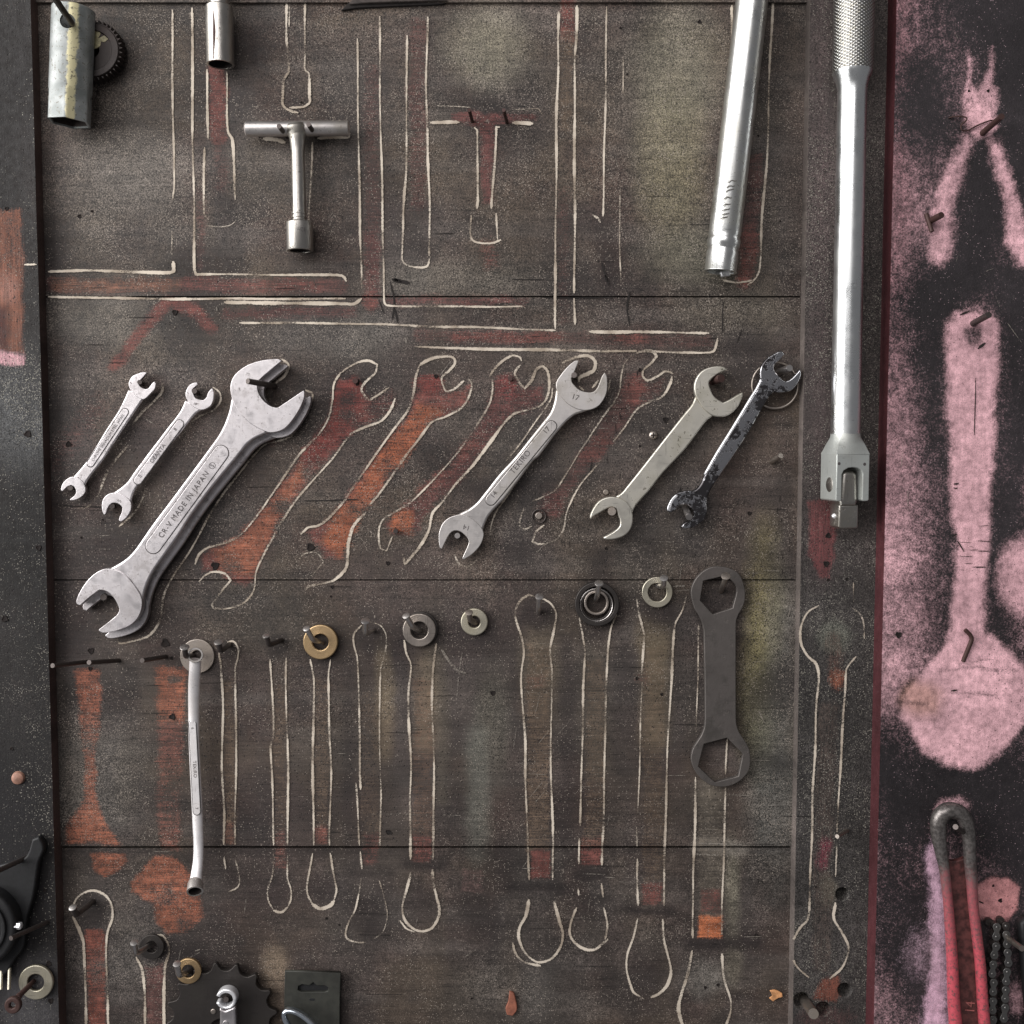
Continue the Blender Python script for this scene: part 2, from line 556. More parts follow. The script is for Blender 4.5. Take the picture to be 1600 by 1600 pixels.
def curve_mesh(loops, half, bevel, res=3):
    cu = bpy.data.curves.new('tmp', 'CURVE')
    cu.dimensions = '2D'
    cu.fill_mode = 'BOTH'
    bevel = max(0.0, min(bevel, half * 0.95))
    cu.extrude = max(0.0, half - bevel)
    cu.bevel_depth = bevel
    cu.bevel_resolution = res
    cu.offset = -bevel
    for lp in loops:
        sp = cu.splines.new('POLY')
        sp.points.add(len(lp) - 1)
        for q, (x, y) in zip(sp.points, lp):
            q.co = (x, y, 0, 1)
        sp.use_cyclic_u = True
    ob = bpy.data.objects.new('tmp', cu)
    COL.objects.link(ob)
    bpy.context.view_layer.update()
    dg = bpy.context.evaluated_depsgraph_get()
    me = bpy.data.meshes.new_from_object(ob.evaluated_get(dg))
    bpy.data.objects.remove(ob)
    bpy.data.curves.remove(cu)
    return me


def finish_flat(me, angle=40.0):
    bm = bmesh.new()
    bm.from_mesh(me)
    bmesh.ops.remove_doubles(bm, verts=bm.verts, dist=1e-6)
    bmesh.ops.recalc_face_normals(bm, faces=bm.faces)
    bm.normal_update()
    for f in bm.faces:
        f.smooth = abs(f.normal.y) < 0.9995
    bm.to_mesh(me)
    bm.free()


def prism(name, outline, h_top, thick, bevel, mat, parent, holes=(), tilt=None, smooth=True, ncv=4):
    """plate traced in layout units; front face at height h_top, thickness in metres, bevel in metres"""
    loops = []
    for lp in [outline] + list(holes):
        pts = smooth_poly(lp, n=ncv) if smooth else lp
        loops.append([(P(x, y, h_top).x, P(x, y, h_top).z) for x, y in pts])
    me = curve_mesh(loops, thick / 2, bevel)
    og = org_of(parent)
    hc = h_top - thick / 2
    for v in me.vertices:
        x, y, z = v.co
        hh = hc + z
        if tilt is not None:
            hh += tilt(x, y)
        v.co = Vector((x, -hh, y)) - og
    finish_flat(me)
    me.name = name
    return link(name, me, mat, parent)


def slot(c0, c1, r, n=10):
    a = Vector((c1[0] - c0[0], c1[1] - c0[1]))
    an = math.atan2(a.y, a.x)
    pts = []
    for i in range(n + 1):
        t = an + math.pi / 2 + math.pi * i / n
        pts.append((c0[0] + r * math.cos(t), c0[1] + r * math.sin(t)))
    for i in range(n + 1):
        t = an - math.pi / 2 + math.pi * i / n
        pts.append((c1[0] + r * math.cos(t), c1[1] + r * math.sin(t)))
    return pts


def circle(cx, cy, r, n=40, ry=None):
    ry = r if ry is None else ry
    return [(cx + r * math.cos(2 * math.pi * i / n), cy + ry * math.sin(2 * math.pi * i / n)) for i in range(n)]


def text(body, px, py, ang, size, h, mat, parent, name='engraved_text', align='CENTER', stretch=1.0, spacing=1.0,
         bend=None, outline=0.0, thick=0.0):
    """flat lettering; size = cap height in layout units, ang in degrees counter-clockwise"""
    cu = bpy.data.curves.new('tmp', 'FONT')
    cu.body = body
    cu.size = size / 0.70
    cu.align_x = align
    cu.align_y = 'CENTER'
    cu.space_character = spacing
    cu.resolution_u = 3
    cu.offset = outline
    cu.extrude = thick
    ob = bpy.data.objects.new('tmp', cu)
    COL.objects.link(ob)
    bpy.context.view_layer.update()
    dg = bpy.context.evaluated_depsgraph_get()
    me = bpy.data.meshes.new_from_object(ob.evaluated_get(dg))
    bpy.data.objects.remove(ob)
    bpy.data.curves.remove(cu)
    a = math.radians(ang)
    og = org_of(parent)
    for v in me.vertices:
        x, y = v.co.x * stretch, v.co.y
        X, Y = x * math.cos(a) - y * math.sin(a), x * math.sin(a) + y * math.cos(a)
        hh = h + v.co.z * S
        if bend is not None:
            hh += bend(X)
        q = P(px + X, py - Y, hh)
        v.co = q - og
    return link(name, me, mat, parent)


def frame_axes(d):
    f = Vector((0, -1, 0))
    u = f - d * f.dot(d)
    if u.length < 1e-3:
        u = Vector((1, 0, 0))
        u = u - d * u.dot(d)
    u.normalize()
    return u, d.cross(u)


def lathe(name, A, B, prof, mat, parent, n=40, rfun=None, cap0=False, cap1=False, angle=35.0):
    """prof: (distance from A, radius) in metres along the axis A to B"""
    d = (B - A).normalized()
    u, v = frame_axes(d)
    verts, faces, uvs = [], [], []
    for k, (t, r) in enumerate(prof):
        for i in range(n):
            th = 2 * math.pi * i / n
            rr = r if rfun is None else rfun(k, th, r)
            verts.append(A + d * t + (u * math.cos(th) + v * math.sin(th)) * rr)
            tt = th if th <= math.pi else th - 2 * math.pi
            uvs.append((tt * max(q[1] for q in prof), t))
    for k in range(len(prof) - 1):
        for i in range(n):
            j = (i + 1) % n
            faces.append((k * n + i, k * n + j, (k + 1) * n + j, (k + 1) * n + i))
    if cap0:
        faces.append(tuple(range(n)))
    if cap1:
        b = (len(prof) - 1) * n
        faces.append(tuple(b + i for i in range(n)))
    return mesh_from(name, verts, faces, mat, parent, True, angle, uvs)


def sweep(name, pts, radii, mat, parent=None, n=12, caps=True, flat=1.0, tags=None, closed=False):
    """tube along 3-D points; flat = depth / width ratio"""
    verts, faces = [], []
    N = len(pts)
    for i, p in enumerate(pts):
        if closed:
            d = pts[(i + 1) % N] - pts[i - 1]
        elif i == 0:
            d = pts[1] - pts[0]
        elif i == N - 1:
            d = pts[-1] - pts[-2]
        else:
            d = (pts[i + 1] - pts[i]).normalized() + (pts[i] - pts[i - 1]).normalized()
        d = d.normalized()
        u, v = frame_axes(d)
        if abs(d.y) > 0.9 and i > 0 and not closed:
            u = pu - d * pu.dot(d)
            u.normalize()
            v = d.cross(u)
        pu = u
        r = radii[i] if hasattr(radii, '__len__') else radii
        for k in range(n):
            th = 2 * math.pi * k / n
            verts.append(p + u * math.cos(th) * r * flat + v * math.sin(th) * r)
    for i in range(N if closed else N - 1):
        a, b = i * n, ((i + 1) % N) * n
        for k in range(n):
            j = (k + 1) % n
            faces.append((a + k, a + j, b + j, b + k))
    if caps and not closed:
        faces.append(tuple(range(n)))
        faces.append(tuple((N - 1) * n + k for k in range(n)))
    return mesh_from(name, verts, faces, mat, parent, True, 50.0)


def cr3(pts, n=6):
    out = []
    N = len(pts)
    for i in range(N - 1):
        p1, p2 = pts[i], pts[i + 1]
        p0 = pts[i - 1] if i > 0 else p1 * 2 - p2
        p3 = pts[i + 2] if i + 2 < N else p2 * 2 - p1
        for j in range(n):
            t = j / n
            out.append(0.5 * ((2 * p1) + (p2 - p0) * t + (2 * p0 - 5 * p1 + 4 * p2 - p3) * t * t + (3 * p1 - p0 - 3 * p2 + p3) * t ** 3))
    out.append(pts[-1])
    return out


def h_board(x, y):
    if x > 1399 - 0.026 * y:
        return H_PINK
    if x > 1263 - 0.0155 * y or x < 50 + 0.028 * y - 2:
        return H_FRAME
    if y > 1323.5:
        return -0.0015
    return 0.0

# ------------------------------------------------------------------ boards: paint layers worked out per vertex


def vnoise(X, Y, scale, seed):
    rs = np.random.RandomState(seed)
    L = rs.rand(128, 128).astype(np.float32)
    x, y = X / scale, Y / scale
    xi, yi = np.floor(x).astype(int), np.floor(y).astype(int)
    fx, fy = x - xi, y - yi
    fx, fy = fx * fx * (3 - 2 * fx), fy * fy * (3 - 2 * fy)
    g = lambda a, b: L[a % 128, b % 128]
    return (g(xi, yi) * (1 - fx) + g(xi + 1, yi) * fx) * (1 - fy) + (g(xi, yi + 1) * (1 - fx) + g(xi + 1, yi + 1) * fx) * fy


def sst(a, b, x):
    t = np.clip((x - a) / (b - a), 0, 1)
    return t * t * (3 - 2 * t)


class Canvas:
    def __init__(self, X, Y, over, under, seed=1):
        self.X0, self.Y0 = X, Y
        self.X = X + (vnoise(X, Y, 14, seed) - 0.5) * 5 + (vnoise(X, Y, 45, seed + 1) - 0.5) * 6
        self.Y = Y + (vnoise(X, Y, 14, seed + 2) - 0.5) * 5 + (vnoise(X, Y, 45, seed + 3) - 0.5) * 6
        n = X.size
        self.over = np.tile(np.array(over, np.float32), (n, 1))
        self.under = np.tile(np.array(under, np.float32), (n, 1))
        self.reveal = np.zeros(n, np.float32)
        self.dust = np.full(n, 0.5, np.float32)
        self.wear = np.full(n, 0.3, np.float32)

    def _box(self, pts, pad):
        xs, ys = [p[0] for p in pts], [p[1] for p in pts]
        return np.nonzero((self.X > min(xs) - pad) & (self.X < max(xs) + pad) & (self.Y > min(ys) - pad) & (self.Y < max(ys) + pad))[0]

    def poly(self, pts, soft):
        idx = self._box(pts, soft + 2)
        x, y = self.X[idx], self.Y[idx]
        d2 = np.full(idx.size, 1e12)
        ins = np.zeros(idx.size, bool)
        for i in range(len(pts)):
            ax, ay = pts[i - 1]
            bx, by = pts[i]
            ex, ey = bx - ax, by - ay
            t = np.clip(((x - ax) * ex + (y - ay) * ey) / (ex * ex + ey * ey + 1e-9), 0, 1)
            d2 = np.minimum(d2, (x - ax - t * ex) ** 2 + (y - ay - t * ey) ** 2)
            if abs(ey) > 1e-9:
                c = ((ay > y) != (by > y)) & (x < ex * (y - ay) / ey + ax)
                ins ^= c
        d = np.sqrt(d2) * np.where(ins, 1, -1)
        return idx, sst(-soft, soft, d)

    def line(self, pts, w, soft):
        idx = self._box(pts, w + soft + 2)
        x, y = self.X[idx], self.Y[idx]
        d2 = np.full(idx.size, 1e12)
        for i in range(1, len(pts)):
            ax, ay = pts[i - 1]
            bx, by = pts[i]
            ex, ey = bx - ax, by - ay
            t = np.clip(((x - ax) * ex + (y - ay) * ey) / (ex * ex + ey * ey + 1e-9), 0, 1)
            d2 = np.minimum(d2, (x - ax - t * ex) ** 2 + (y - ay - t * ey) ** 2)
        return idx, sst(soft, -soft, np.sqrt(d2) - w)

    def blob(self, cx, cy, rx, ry, soft=0.5):
        idx = self._box([(cx - rx * 1.6, cy - ry * 1.6), (cx + rx * 1.6, cy + ry * 1.6)], 2)
        d = np.sqrt(((self.X[idx] - cx) / rx) ** 2 + ((self.Y[idx] - cy) / ry) ** 2)
        return idx, sst(1 + soft, 1 - soft, d)

    def bare(self, im, col, amt=1.0):
        idx, m = im
        m = (m * 1.0)[:, None]
        c = np.array(col, np.float32)
        old = self.reveal[idx][:, None]
        w = np.clip(m * amt / np.maximum(np.maximum(old, m * amt), 1e-4), 0, 1)
        self.under[idx] = self.under[idx] * (1 - w) + c * w
        self.reveal[idx] = np.maximum(self.reveal[idx], m[:, 0] * amt)

    def cover(self, im, amt):
        idx, m = im
        self.reveal[idx] *= 1 - m * amt

    def tint(self, im, col, amt):
        idx, m = im
        m = (m * amt)[:, None]
        self.over[idx] = self.over[idx] * (1 - m) + np.array(col, np.float32) * m

    def setdust(self, im, val, amt=1.0):
        idx, m = im
        self.dust[idx] = self.dust[idx] * (1 - m * amt) + val * m * amt


def axis(lo, hi, a, b, step, coarse):
    """coordinates lo..hi, fine between a and b"""
    out = []
    if lo < a:
        out.append(np.arange(lo, a, coarse))
    a2, b2 = max(lo, a), min(hi, b)
    out.append(np.linspace(a2, b2, max(2, int((b2 - a2) / step) + 1)))
    if hi > b:
        out.append(np.arange(b + coarse, hi + coarse * 0.5, coarse))
    v = np.unique(np.concatenate(out))
    v[-1] = hi
    return v


def board(name, xs, zs, h, thick, painter, mat, parent=None, push=None, edge=None):
    nx, nz = len(xs), len(zs)
    gx, gz = np.meshgrid(xs, zs)
    gx, gz = gx.ravel(), gz.ravel()
    X, Y = project(gx, gz, h)
    cv = painter(X, Y)
    yy = np.full(gx.size, -h)
    # slightly uneven timber
    yy += (vnoise(X, Y, 160, 5) - 0.5) * 0.0006
    if push is not None:
        yy += push(X, Y)
    co = np.stack([gx, yy, gz], 1)
    i = np.arange(nx * nz).reshape(nz, nx)
    q = np.stack([i[:-1, :-1], i[:-1, 1:], i[1:, 1:], i[1:, :-1]], -1).reshape(-1, 4)
    # skirt round the edge
    rim = np.concatenate([i[0, :], i[1:, -1], i[-1, -2::-1], i[-2:0:-1, 0]])
    back = co[rim].copy()
    back[:, 1] = -h + thick
    n0, nr = len(co), len(rim)
    co = np.concatenate([co, co[rim], back])
    k = np.arange(nr)
    k2 = (k + 1) % nr
    sk = np.stack([n0 + k, n0 + nr + k, n0 + nr + k2, n0 + k2], -1)
    q = np.concatenate([q, sk]).astype(np.int32)
    me = bpy.data.meshes.new(name)
    me.vertices.add(len(co))
    me.vertices.foreach_set('co', co.astype(np.float32).ravel())
    me.loops.add(q.size)
    me.loops.foreach_set('vertex_index', q.ravel())
    me.polygons.add(len(q))
    me.polygons.foreach_set('loop_start', np.arange(0, q.size, 4, dtype=np.int32))
    me.update(calc_edges=True)
    me.validate()

    def colattr(nm, arr):
        a = me.attributes.new(nm, 'FLOAT_COLOR', 'POINT')
        side = arr[rim].copy()
        if edge is not None:
            side[:] = np.array({'over': edge, 'under': edge, 'mask': (0.0, 0.15, 0.1)}[nm])
        full = np.concatenate([arr, side, side])
        full = np.concatenate([full, np.ones((len(full), 1))], 1).astype(np.float32)
        a.data.foreach_set('color', full.ravel())
    colattr('over', cv.over)
    colattr('under', cv.under)
    colattr('mask', np.stack([cv.reveal, cv.dust, cv.wear], 1))
    return link(name, me, mat, parent)


ORANGE = lin(138, 84, 64)
ORANGE2 = lin(146, 84, 59)
RED = lin(110, 66, 60)
DRED = lin(96, 59, 56)
MAROON = lin(88, 60, 56)
BROWN = lin(98, 82, 68)
BASE = lin(66, 57, 53)


def paint_main(X, Y):
    c = Canvas(X, Y, BASE, MAROON, 11)
    big = vnoise(X, Y, 210, 3)
    med = vnoise(X, Y, 70, 4)
    c.over *= (0.82 + 0.36 * big)[:, None]
    c.dust[:] = 0.42 + 0.5 * (vnoise(X, Y, 120, 8) - 0.3)
    # overall drift of colour: greyer and paler at the top, cooler in the middle left, browner below
    up = sst(520, 60, Y)[:, None]
    c.over = c.over * (1 - up * 0.55) + np.array(lin(78, 69, 63)) * up * 0.55
    c.dust += 0.25 * up[:, 0]
    low = sst(900, 1050, Y)[:, None]
    c.over = c.over * (1 - low * 0.35) + np.array(lin(62, 53, 49)) * low * 0.45
    c.dust -= 0.26 * low[:, 0]
    left = sst(420, 80, X)[:, None] * sst(350, 800, Y)[:, None]
    c.over = c.over * (1 - left * 0.4) + np.array(lin(46, 42, 42)) * left * 0.55
    c.wear[:] = 0.2 + 0.7 * (med > 0.6)
    # drifts of browner, greener and bluer paint, paler rubbed streaks along the grain
    for (sx, sy, seed, col, a) in ((130, 90, 21, (74, 64, 52), .45), (90, 140, 22, (60, 60, 59), .35), (60, 60, 23, (58, 46, 42), .55), (170, 26, 24, (86, 80, 76), .4), (40, 110, 25, (80, 71, 62), .35), (34, 30, 26, (50, 45, 43), .45)):
        m = sst(0.52, 0.85, vnoise(X * 100.0 / sx, Y * 100.0 / sy, 100, seed))[:, None] * a
        c.over = c.over * (1 - m) + np.array(lin(*col)) * m
    T = lambda *a, **k: c.tint(*a, **k)
    # pale dusty clouds of spray
    for (x, y, rx, ry, col, a, du) in (
            (760, 70, 60, 60, (122, 117, 102), .55, .95), (1060, 110, 60, 100, (120, 115, 100), .55, .95),
            (1050, 260, 50, 110, (116, 110, 88), .5, .9), (1090, 400, 80, 40, (104, 100, 86), .5, .9),
            (180, 320, 110, 110, (92, 86, 80), .5, .95), (210, 260, 70, 60, (110, 104, 98), .4, 1.0), (200, 130, 60, 100, (84, 78, 72), .4, .8),
            (700, 440, 120, 30, (92, 88, 80), .4, .8), (1150, 490, 90, 30, (96, 90, 80), .4, .85),
            (170, 500, 90, 40, (90, 87, 82), .5, .95), (520, 520, 110, 40, (90, 88, 84), .45, .95),
            (1195, 940, 28, 110, (116, 108, 74), .6, .7), (1185, 1080, 30, 110, (110, 104, 72), .5, .7),
            (1220, 1000, 25, 130, (96, 96, 92), .4, 1.0), (1210, 1230, 40, 160, (84, 86, 82), .5, 1.0),
            (1143, 1390, 12, 70, (120, 115, 100), .6, .5), (1143, 1500, 14, 40, (104, 98, 84), .5, .4),
            (745, 1230, 14, 100, (92, 90, 82), .5, .4), (600, 1060, 14, 60, (104, 94, 78), .5, .4), (672, 1050, 12, 60, (108, 98, 82), .5, .4),
            (845, 1040, 30, 50, (100, 90, 76), .5, .4), (1025, 1010, 22, 60, (112, 100, 80), .55, .4), (770, 1130, 25, 90, (84, 82, 72), .4, .5),
            (842, 1460, 26, 30, (92, 86, 80), .45, .4), (918, 1455, 22, 25, (94, 88, 80), .4, .4), (1015, 1475, 20, 25, (100, 92, 84), .4, .4),
            (1100, 1530, 30, 30, (108, 104, 98), .55, .4), (840, 1540, 26, 50, (84, 80, 76), .4, .4), (770, 1540, 40, 30, (86, 80, 74), .3, .5),
            (428, 1520, 18, 34, (128, 112, 95), .8, .5), (430, 1580, 18, 50, (122, 106, 90), .8, .5), (140, 1220, 90, 120, (76, 73, 68), .4, .9), (330, 1500, 50, 40, (64, 60, 56), .4, .5),
            (200, 1480, 90, 70, (88, 84, 80), .5, .9)):
        c.tint(c.blob(x, y, rx, ry, 0.6), lin(*col), a)
        c.setdust(c.blob(x, y, rx, ry, 0.6), du)
    for (x, w, y0, y1, col, a) in ((600, 12, 1030, 1180, (112, 98, 80), .5), (662, 16, 1000, 1160, (116, 102, 84), .5), (690, 10, 1020, 1250, (100, 92, 78), .35), (745, 16, 1150, 1330, (96, 95, 88), .5), (840, 22, 1000, 1110, (106, 94, 80), .45),
                                   (930, 18, 1020, 1200, (100, 92, 80), .4), (1022, 20, 980, 1150, (122, 108, 88), .55), (1062, 10, 1000, 1300, (66, 58, 54), .4), (1110, 18, 1230, 1420, (104, 98, 88), .5), (885, 10, 1000, 1320, (52, 45, 44), .5), (975, 12, 1000, 1320, (58, 52, 50), .4), (545, 8, 1040, 1320, (54, 47, 46), .4), (410, 10, 1080, 1320, (62, 56, 54), .3)):
        im = c.line([(x, y0), (x, y1)], w, w * 0.9)
        c.tint(im, lin(*col), a)
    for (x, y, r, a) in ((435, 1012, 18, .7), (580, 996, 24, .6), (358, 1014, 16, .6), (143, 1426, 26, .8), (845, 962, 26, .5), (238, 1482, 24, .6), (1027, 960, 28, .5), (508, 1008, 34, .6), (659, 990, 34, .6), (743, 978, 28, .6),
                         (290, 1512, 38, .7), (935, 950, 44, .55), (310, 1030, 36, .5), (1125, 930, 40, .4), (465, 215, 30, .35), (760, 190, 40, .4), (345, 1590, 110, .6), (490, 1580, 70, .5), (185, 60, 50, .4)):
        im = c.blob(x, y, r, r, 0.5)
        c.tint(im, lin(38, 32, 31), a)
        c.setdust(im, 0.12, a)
    rsd = random.Random(12)
    for k in range(60):
        x, y, rx, ry = rsd.uniform(70, 1250), rsd.uniform(0, 1600), rsd.uniform(18, 70), rsd.uniform(14, 60)
        im = c.blob(x, y, rx, ry, 0.7)
        c.tint(im, lin(42, 36, 36), rsd.uniform(.25, .6))
        c.setdust(im, 0.15, rsd.uniform(.2, .7))
    # soot and dark rubbed bands
    for (pts, w, s, a) in (
            ([(635, 1352), (690, 1352)], 9, 10, .75), ([(550, 1362), (610, 1362)], 8, 10, .5), ([(800, 1388), (880, 1390)], 9, 9, .8),
            ([(905, 1368), (945, 1366)], 12, 8, .7), ([(905, 1408), (950, 1408)], 4, 6, .5), ([(985, 1422), (1050, 1424)], 8, 8, .85),
            ([(1080, 1474), (1180, 1472)], 10, 9, .85), ([(690, 1050), (700, 1300)], 10, 25, .4), ([(735, 1400), (755, 1440)], 22, 12, .5),
            ([(80, 880), (300, 860)], 40, 50, .35), ([(870, 1250), (880, 1300)], 18, 20, .5), ([(800, 855), (1200, 870)], 12, 20, .25),
            ([(1000, 940), (1040, 965)], 14, 12, .5), ([(1085, 1000), (1085, 1120)], 4, 8, .3), ([(545, 1160), (610, 1200)], 16, 22, .3),
            ([(95, 1330), (300, 1336)], 5, 8, .5), ([(300, 1332), (1230, 1330)], 5, 7, .45), ([(400, 1340), (720, 1340)], 8, 14, .3),
            ([(560, 250), (560, 450)], 2, 10, .2), ([(300, 1360), (380, 1370)], 14, 14, .35), ([(1110, 955), (1150, 930)], 26, 10, .4),
            ([(940, 350), (955, 440)], 16, 10, .4), ([(630, 350), (668, 400)], 14, 8, .45), ([(740, 345), (770, 360)], 14, 8, .45), ([(345, 320), (345, 340)], 20, 10, .45),
            ([(85, 640), (95, 1000)], 6, 22, .5), ([(760, 160), (780, 175)], 14, 10, .5), ([(460, 130), (465, 160)], 16, 8, .4)):
        im = c.line(pts, w, s)
        c.tint(im, lin(40, 34, 33), a)
        c.setdust(im, 0.12, a)
    rsx = random.Random(9)
    # bare red wood silhouettes
    B = c.bare
    B(c.line([(338, 112), (342, 215)], 14, 7), RED, .75)
    B(c.line([(344, 215), (344, 290)], 13, 10), MAROON, .45)
    B(c.line([(312, 300), (314, 420)], 7, 7), MAROON, .5)
    B(c.line([(580, 110), (582, 465)], 13, 8), MAROON, .45)
    B(c.line([(580, 370), (582, 460)], 13, 8), DRED, .6)
    B(c.line([(575, 470), (585, 478)], 10, 8), RED, .7)
    B(c.line([(652, 40), (653, 315)], 14, 6), MAROON, .55)
    B(c.line([(887, 0), (886, 60)], 12, 7), RED, .75)
    B(c.line([(886, 60), (884, 200)], 11, 8), BROWN, .5)
    B(c.line([(882, 300), (880, 500)], 11, 8), MAROON, .35)
    B(c.line([(1180, 250), (1166, 440)], 13, 8), MAROON, .6)
    B(c.line([(1172, 370), (1166, 432)], 15, 7), RED, .65)
    B(c.poly([(702, 178), (732, 174), (838, 180), (836, 190), (775, 196), (768, 320), (752, 320), (750, 198), (704, 190)], 5), DRED, .75)
    B(c.line([(760, 385), (766, 410)], 12, 10), RED, .4)
    B(c.line([(78, 445), (300, 446), (530, 446)], 13, 6), MAROON, .6)
    B(c.line([(90, 444), (270, 445)], 10, 8), lin(112, 78, 64), .7)
    B(c.line([(290, 446), (500, 444)], 9, 8), RED, .5)
    B(c.line([(355, 488), (550, 487)], 9, 7), DRED, .55)
    B(c.line([(610, 470), (820, 472)], 7, 6), DRED, .6)
    B(c.line([(655, 524), (1108, 534)], 10, 6), MAROON, .5)
    B(c.line([(715, 524), (870, 530)], 9, 7), RED, .7)
    B(c.line([(965, 530), (1000, 532)], 9, 7), RED, .65)
    B(c.line([(262, 472), (215, 528), (182, 572)], 11, 7), RED, .75)
    B(c.line([(278, 474), (305, 488), (332, 512)], 10, 7), RED, .75)
    B(c.line([(150, 640), (90, 720)], 20, 25), MAROON, .4)
    # the four empty open-ended spanner places
    A1 = [(535, 590), (555, 585), (568, 602), (566, 612), (580, 624), (612, 612), (612, 636), (592, 655), (560, 668), (540, 682), (500, 735), (462, 775),
          (430, 822), (408, 868), (398, 905), (385, 912), (360, 905), (340, 892), (318, 895), (312, 872), (330, 856), (372, 838), (405, 802), (470, 710), (512, 658), (520, 625)]
    B(c.poly(A1, 8), RED, 0.82)
    B(c.poly([(525, 590), (560, 590), (566, 640), (540, 680), (490, 730), (470, 715), (515, 655)], 9), lin(112, 56, 51), 0.82)
    B(c.poly([(470, 722), (480, 745), (440, 800), (415, 850), (395, 900), (345, 890), (330, 862), (375, 838), (410, 800)], 10), ORANGE, 0.86)
    c.tint(c.line([(575, 640), (600, 625)], 14, 12), lin(60, 42, 40), .6)
    c.cover(c.line([(585, 638), (610, 622)], 12, 10), .6)
    B1 = [(655, 592), (690, 592), (694, 608), (710, 612), (733, 600), (728, 628), (700, 648), (675, 660), (640, 705), (600, 760), (565, 805), (548, 840), (532, 875),
          (505, 872), (488, 850), (478, 832), (505, 818), (535, 788), (590, 708), (638, 642), (648, 610)]
    B(c.poly(B1, 8), RED, 0.77)
    B(c.poly([(652, 632), (690, 640), (640, 705), (590, 765), (545, 850), (528, 872), (500, 850), (515, 815), (545, 785), (600, 700)], 9), ORANGE2, 0.82)
    B(c.blob(668, 600, 20, 16), lin(116, 58, 53), 0.82)
    C1 = [(772, 590), (805, 590), (815, 605), (850, 600), (850, 625), (830, 640), (800, 645), (765, 690), (720, 750), (672, 795), (655, 830), (640, 842), (612, 838),
          (600, 822), (625, 800), (670, 758), (720, 702), (762, 640)]
    B(c.poly(C1, 8), DRED, .7)
    B(c.blob(792, 605, 18, 18), lin(116, 58, 56), 0.73)
    B(c.line([(740, 690), (665, 770)], 10, 10), RED, .7)
    B(c.poly([(615, 802), (648, 798), (645, 838), (610, 832)], 6), ORANGE2, 0.73)
    E1 = [(980, 580), (1003, 580), (1010, 596), (1042, 590), (1030, 618), (1000, 635), (975, 668), (940, 715), (905, 745), (890, 770), (868, 800), (840, 800), (848, 782), (872, 765), (912, 700), (962, 625)]
    B(c.poly(E1, 8), MAROON, .65)
    B(c.blob(995, 610, 16, 26), RED, 0.77)
    B(c.line([(940, 690), (920, 712)], 14, 11), RED, .6)
    B(c.blob(862, 792, 22, 18), DRED, .6)
    B(c.line([(428, 690), (470, 640)], 8, 8), DRED, .6)
    # lower left paint-brush shapes
    B(c.poly([(119, 1046), (158, 1046), (158, 1130), (150, 1180), (150, 1250), (190, 1320), (104, 1318), (102, 1290), (128, 1250), (132, 1180), (122, 1120)], 5), lin(134, 82, 64), 0.69)
    B(c.poly([(110, 1290), (145, 1250), (190, 1320), (120, 1320)], 6), ORANGE, 0.82)
    B(c.poly([(143, 1332), (196, 1332), (198, 1346), (182, 1362), (165, 1372), (148, 1362)], 5), ORANGE, 0.77)
    B(c.poly([(244, 1042), (292, 1042), (288, 1180), (280, 1330), (248, 1330)], 7), lin(114, 72, 62), .55)
    B(c.poly([(244, 1042), (292, 1042), (290, 1130), (248, 1125)], 8), ORANGE, 0.69)
    B(c.poly([(220, 1362), (245, 1340), (280, 1342), (295, 1362), (318, 1410), (318, 1432), (300, 1452), (262, 1462), (245, 1440), (240, 1412), (208, 1392), (206, 1376)], 6), ORANGE, 0.77)
    B(c.poly([(132, 1452), (165, 1450), (166, 1620), (138, 1620)], 4), lin(124, 72, 60), 0.73)
    B(c.poly([(227, 1508), (255, 1506), (256, 1620), (229, 1620)], 5), MAROON, .75)
    B(c.poly([(290, 1552), (310, 1560), (306, 1620), (290, 1620)], 5), MAROON, .7)
    for k in range(260):
        x, y = rsx.uniform(100, 1060), rsx.uniform(560, 1600)
        c.cover(c.line([(x, y), (x + rsx.uniform(-14, 14), y + rsx.uniform(-5, 5))], rsx.uniform(1.5, 7), rsx.uniform(4, 9)), rsx.uniform(.2, .65))
    # ring spanner places: brown centres, redder where the tools rubbed
    for (x0, x1, y0, y1, col, a) in (
            (350, 367, 1060, 1320, BROWN, .6), (428, 447, 1070, 1322, BROWN, .45), (492, 514, 1060, 1322, BROWN, .45), (564, 592, 1080, 1322, BROWN, .35),
            (643, 675, 1060, 1345, lin(90, 70, 58), .5), (822, 860, 1010, 1330, BROWN, .55), (913, 945, 1030, 1320, BROWN, .45), (1004, 1038, 1010, 1390, BROWN, .45),
            (1090, 1130, 1230, 1440, lin(92, 84, 74), .5), (1274, 1312, 1090, 1420, lin(76, 64, 58), .4)):
        B(c.poly([(x0, y0), (x1, y0), (x1, y1), (x0, y1)], 5), col, a)
    for (x0, x1, y0, y1, col, a) in (
            (350, 366, 1285, 1321, lin(112, 80, 66), .6), (430, 447, 1300, 1355, lin(112, 74, 66), .45), (492, 514, 1295, 1321, lin(120, 76, 66), .6),
            (645, 674, 1306, 1346, RED, .55), (568, 590, 1300, 1350, RED, .35), (829, 862, 1330, 1374, RED, .85), (908, 938, 1322, 1352, RED, .75), (908, 940, 1310, 1324, lin(120, 84, 72), .6),
            (1003, 1035, 1378, 1412, RED, .65), (1094, 1126, 1392, 1424, RED, .55), (1092, 1127, 1430, 1462, lin(176, 104, 70), .95), (720, 755, 1358, 1392, lin(96, 76, 72), .5),
            (825, 850, 1055, 1075, RED, .2), (990, 1010, 1050, 1070, RED, .2)):
        B(c.poly([(x0, y0), (x1, y0), (x1, y1), (x0, y1)], 4), col, a)
